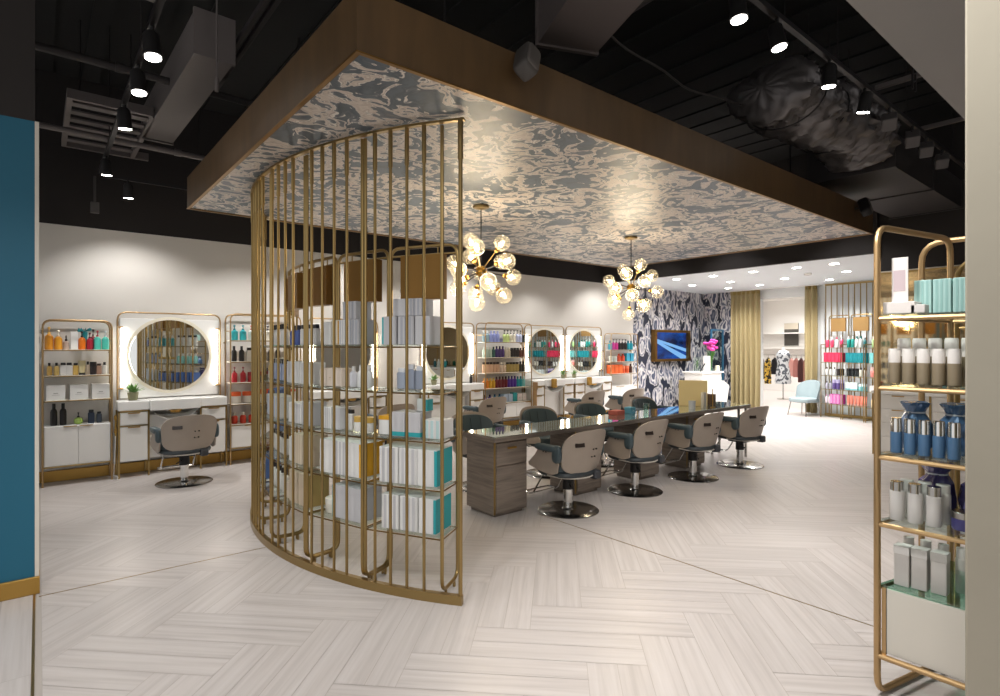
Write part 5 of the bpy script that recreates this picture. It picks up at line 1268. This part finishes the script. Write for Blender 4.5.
for (y, zb, w, m, lb) in ((8.52, .5, .075, mat('cloth_brown_black', '#3a2e2c', .8), 'dark brown coat hanging nearest the large curtain'), (8.32, .36, .08, YP, 'yellow dress with black print on the rack'), (8.12, .66, .07, mat('cloth_black', '#232124', .8), 'black top hanging beside the yellow print dress'),
                         (7.62, .62, .065, mat('cloth_pink', '#e3b3a9', .8), 'pale pink top on the rack'), (7.48, .6, .058, mat('cloth_rose', '#c98f86', .8), 'rose top beside the pale pink top'), (7.34, .45, .058, mat('cloth_maroon', '#5f3a38', .8), 'maroon jacket on the rack'), (7.2, .5, .058, mat('cloth_tan', '#a8796a', .8), 'tan jacket at the armchair end of the rack'), (7.78, .8, .06, mat('cloth_green', '#3f5a50', .8), 'short dark green top on the rack')):
    garment(RX, y, 1.17, zb, w, m, lb)
ms = thing('dress_form', 'dress form in a grey printed dress on a thin stand before the rack', 'dress form', (16.6, 7.42, 0))
b = MB(); b.lathe([(.16, 0), (.16, .012), (.02, .03), (.014, .06), (.014, .8)], 16); b.build('stand', STEEL, ms)
b = MB(); b.lathe([(.18, .45), (.19, .5), (.16, .8), (.125, 1.0), (.16, 1.2), (.17, 1.28), (.12, 1.38), (.05, 1.42)], 22, sy=1.15); b.build('dress', GP, ms)
b = MB(); b.lathe([(.05, 1.42), (.045, 1.48), (.02, 1.49)], 14); b.build('neck_cap', WHITE, ms)
for k, z in ((0, 1.45), (1, 1.95)):
    t = thing('wall_shelf', 'long white boutique wall shelf, %s of two' % ('lower', 'upper')[k], 'shelf', (19.4, 8, z), 0, 'boutique wall shelves')
    b = MB(); b.box(19.25, 6.9, z, 19.6, 9.9, z + .03); b.build('board', BW, t, True, 0)
# ------------------------------------------------------------------ armchair
ac = thing('armchair', 'pale blue-grey upholstered armchair with thin metal legs beside the narrow curtain', 'armchair', (13.06, 5.39, 0), RAD(75)); ac.scale = (.9, .9, .95)
AM = mat('blue_grey_upholstery', '#93a2a6', .75)
b = MB(); b.blob((0, 0, .36), (.28, .28, .06), 4, 22, 10); b.build('seat', AM, ac)
b = MB(); b.shell(lambda u, v: (math.sin((u - .5) * 2.6) * (.29 + .03 * v), -.26 + .22 * (1 - math.cos((u - .5) * 2.6)) - .1 * v, .34 + (.48 - .16 * abs(2 * u - 1) ** 2) * v), 18, 8, (0, .05, 0)); b.build('backrest', AM, ac)
for sx in (-1, 1):
    for sy in (-1, 1):
        b = MB(); b.tube([(sx * .2, sy * .2, .32), (sx * .25, sy * .25, 0)], .011, 8); b.build('leg', STEEL, ac)

# ------------------------------------------------------------------ slatted display wall on the right of the opening
sw = thing('slatted_screen', 'straight brass slatted screen on the far white wall', 'screen', (13.3, 4.0, 0))
b = MB(); b.box(13.38, 1.7, 2.85, 13.42, 5.08, 2.89); b.build('top_rail', BRASS, sw, True, 0)
b = MB(); b.box(13.36, 1.7, 0, 13.44, 5.08, .06); b.build('base_rail', BRASS, sw, True, 0)
for i in range(30):
    y = 5.07 - i * .113; b = MB(); b.tube([(13.4, y, .06), (13.4, y, 2.85)], .011, 6); b.build('bar', BRASS, sw, True)
FL = [.31, .62, .91, 1.19, 1.50]
FN = ['bottom', 'second', 'middle', 'fourth', 'top']
bays = [((13.04, 5.03), (12.92, 4.60)), ((12.90, 4.56), (12.77, 4.13)), ((12.74, 4.09), (12.58, 3.66)), ((12.55, 3.62), (12.42, 3.15)), ((12.4, 3.11), (12.3, 2.62)), ((12.28, 2.58), (12.2, 2.08))]
BN = ['armchair', 'second', 'third', 'fourth', 'fifth', 'sixth']
ALL = [[[('bottle', .22, .07, ['#cf3f5f', '#e9e4e4'], 'red bottle', 2), ('bottle', .22, .06, ['#efecec', '#c94a63'], 'white bottle with red cap', 1), ('bottle', .22, .07, ['#c93f62', '#d8d3d3'], 'red bottle', 1)],
        [('box', .2, .085, ['#d13154', None, .1], 'crimson box', 5)], [('bottle', .17, .05, ['#e8e6e4', '#4a3a38'], 'white bottle', 3), ('jar', .14, .08, ['#3a3233', '#2b2526'], 'black jar', 2)],
        [('bottle', .16, .05, ['#b9b4c4', '#5b5668'], 'grey bottle', 2), ('jar', .2, .1, ['#5d4a86', '#b9aed0'], 'purple jar', 3)], [('bottle', .18, .05, ['#ecd7e2', '#d9a9c4'], 'pale pink bottle', 2), ('box', .2, .08, ['#c4339a', '#e9b5d9', .1, 'stripes'], 'magenta box', 4)]],
       [[('bottle', .23, .07, ['#1f8f86', '#d5d9d8'], 'green bottle', 2), ('bottle', .23, .07, ['#e2e4e2', '#1f6f6a'], 'white bottle with green cap', 2), ('bottle', .2, .06, ['#2a6f72', '#1b4547'], 'dark teal bottle', 1)],
        [('box', .2, .09, ['#1797a3', '#0f7580', .1, 'stripes'], 'teal box', 5)], [('jar', .16, .08, ['#26292b', '#15181a'], 'black jar', 3), ('bottle', .18, .06, ['#d9d4c8', '#3a3330'], 'cream bottle', 2)],
        [('box', .16, .12, ['#dfe9ea', '#7fc4cb', .1, 'base'], 'pale box with aqua base', 3), ('jar', .14, .09, ['#8fd0d3', '#e3efef'], 'aqua jar', 2)], [('tube', .2, .075, ['#ec8a77', '#e6a899'], 'coral tube', 6)]],
       [[('bottle', .22, .07, ['#a7c98b', '#e9ece4'], 'light green bottle', 3)], [('box', .2, .09, ['#7fd0cf', None, .1], 'aqua box', 4)], [('jar', .2, .11, ['#ec8f86', '#f0c4bd'], 'salmon jar', 3)], [('box', .12, .12, ['#e9e5df', None, .1], 'white box', 3)], [('bottle', .2, .06, ['#e8cf9c', '#c9503c'], 'cream bottle with red cap', 4)]]]
for k, (pa, pb) in enumerate(bays):
    pa, pb = Vector((*pa, 0)), Vector((*pb, 0)); u = (pb - pa).normalized(); n = Vector((-u.y, u.x, 0))
    if n.x > 0: n = -n            # towards the room
    t = thing('display_bay', 'brass display bay with square bronze header, %s from the armchair along the far wall' % ORD[k], 'display shelves', (pa + pb) / 2, 0, 'display bays on the far wall')
    bk = -n * .26
    b = MB(); Z = lambda p, z: Vector((p.x, p.y, z))
    b.tube(fillet([Z(pa + bk, 0), Z(pa + bk, 2.18), Z(pb + bk, 2.18), Z(pb + bk, 0)], .06), .011, 6); b.build('back_frame', BRASS, t, True)
    for p in (pa, pb):
        b = MB(); b.tube([Z(p, 0), Z(p, 1.56)], .009, 6); b.tube([Z(p, 1.56), Z(p + bk, 1.56)], .009, 6); b.tube([Z(p, .04), Z(p + bk, .04)], .009, 6); b.build('side_frame', BRASS, t, True)
    m0 = (pa + pb) / 2 + bk; w = .165
    b = MB(); b.prism([Z(m0 - u * w, 1.84), Z(m0 + u * w, 1.84), Z(m0 + u * w + n * .03, 1.84), Z(m0 - u * w + n * .03, 1.84)], (0, 0, .28)); b.build('header_panel', mat('satin_bronze_header', '#9a7a4c', .5, .6), t, True, 0)
    b = MB(); b.tube([Z(pa + bk, 2.125), Z(pb + bk, 2.125)], .006, 6); b.build('header_rail', BRASS, t, True)
    for lv, z in enumerate(FL):
        b = MB(); b.prism([Z(pa + u * .012 , z - .008), Z(pb - u * .012, z - .008), Z(pb - u * .012 + bk * .94, z - .008), Z(pa + u * .012 + bk * .94, z - .008)], (0, 0, .007)); b.build('shelf', GLASS, t, True, 0)
        b = MB(); b.tube([Z(pa, z - .014), Z(pb, z - .014)], .005, 5); b.build('shelf_rail', BRASS, t, True)
        it = []
        for (kind, h, wd, cols, words, nn) in ALL[(0, 1, 2, 0, 1, 2)[k]][4 - lv]: it += [(kind, h, wd, cols, words)] * nn
        for i, (kind, h, wd, cols, words) in enumerate(it):
            q = pa.lerp(pb, (i + .6) / (len(it) + .2)) + bk * .45
            product(kind, h, min(wd, .4 / len(it)), cols, (q.x, q.y, z - .0005), math.atan2(n.x, -n.y), '%s, %s from the curtain, %s shelf of the far %s bay' % (words, ORD[i], FN[lv], BN[k]), 'products on the far display bays', False)
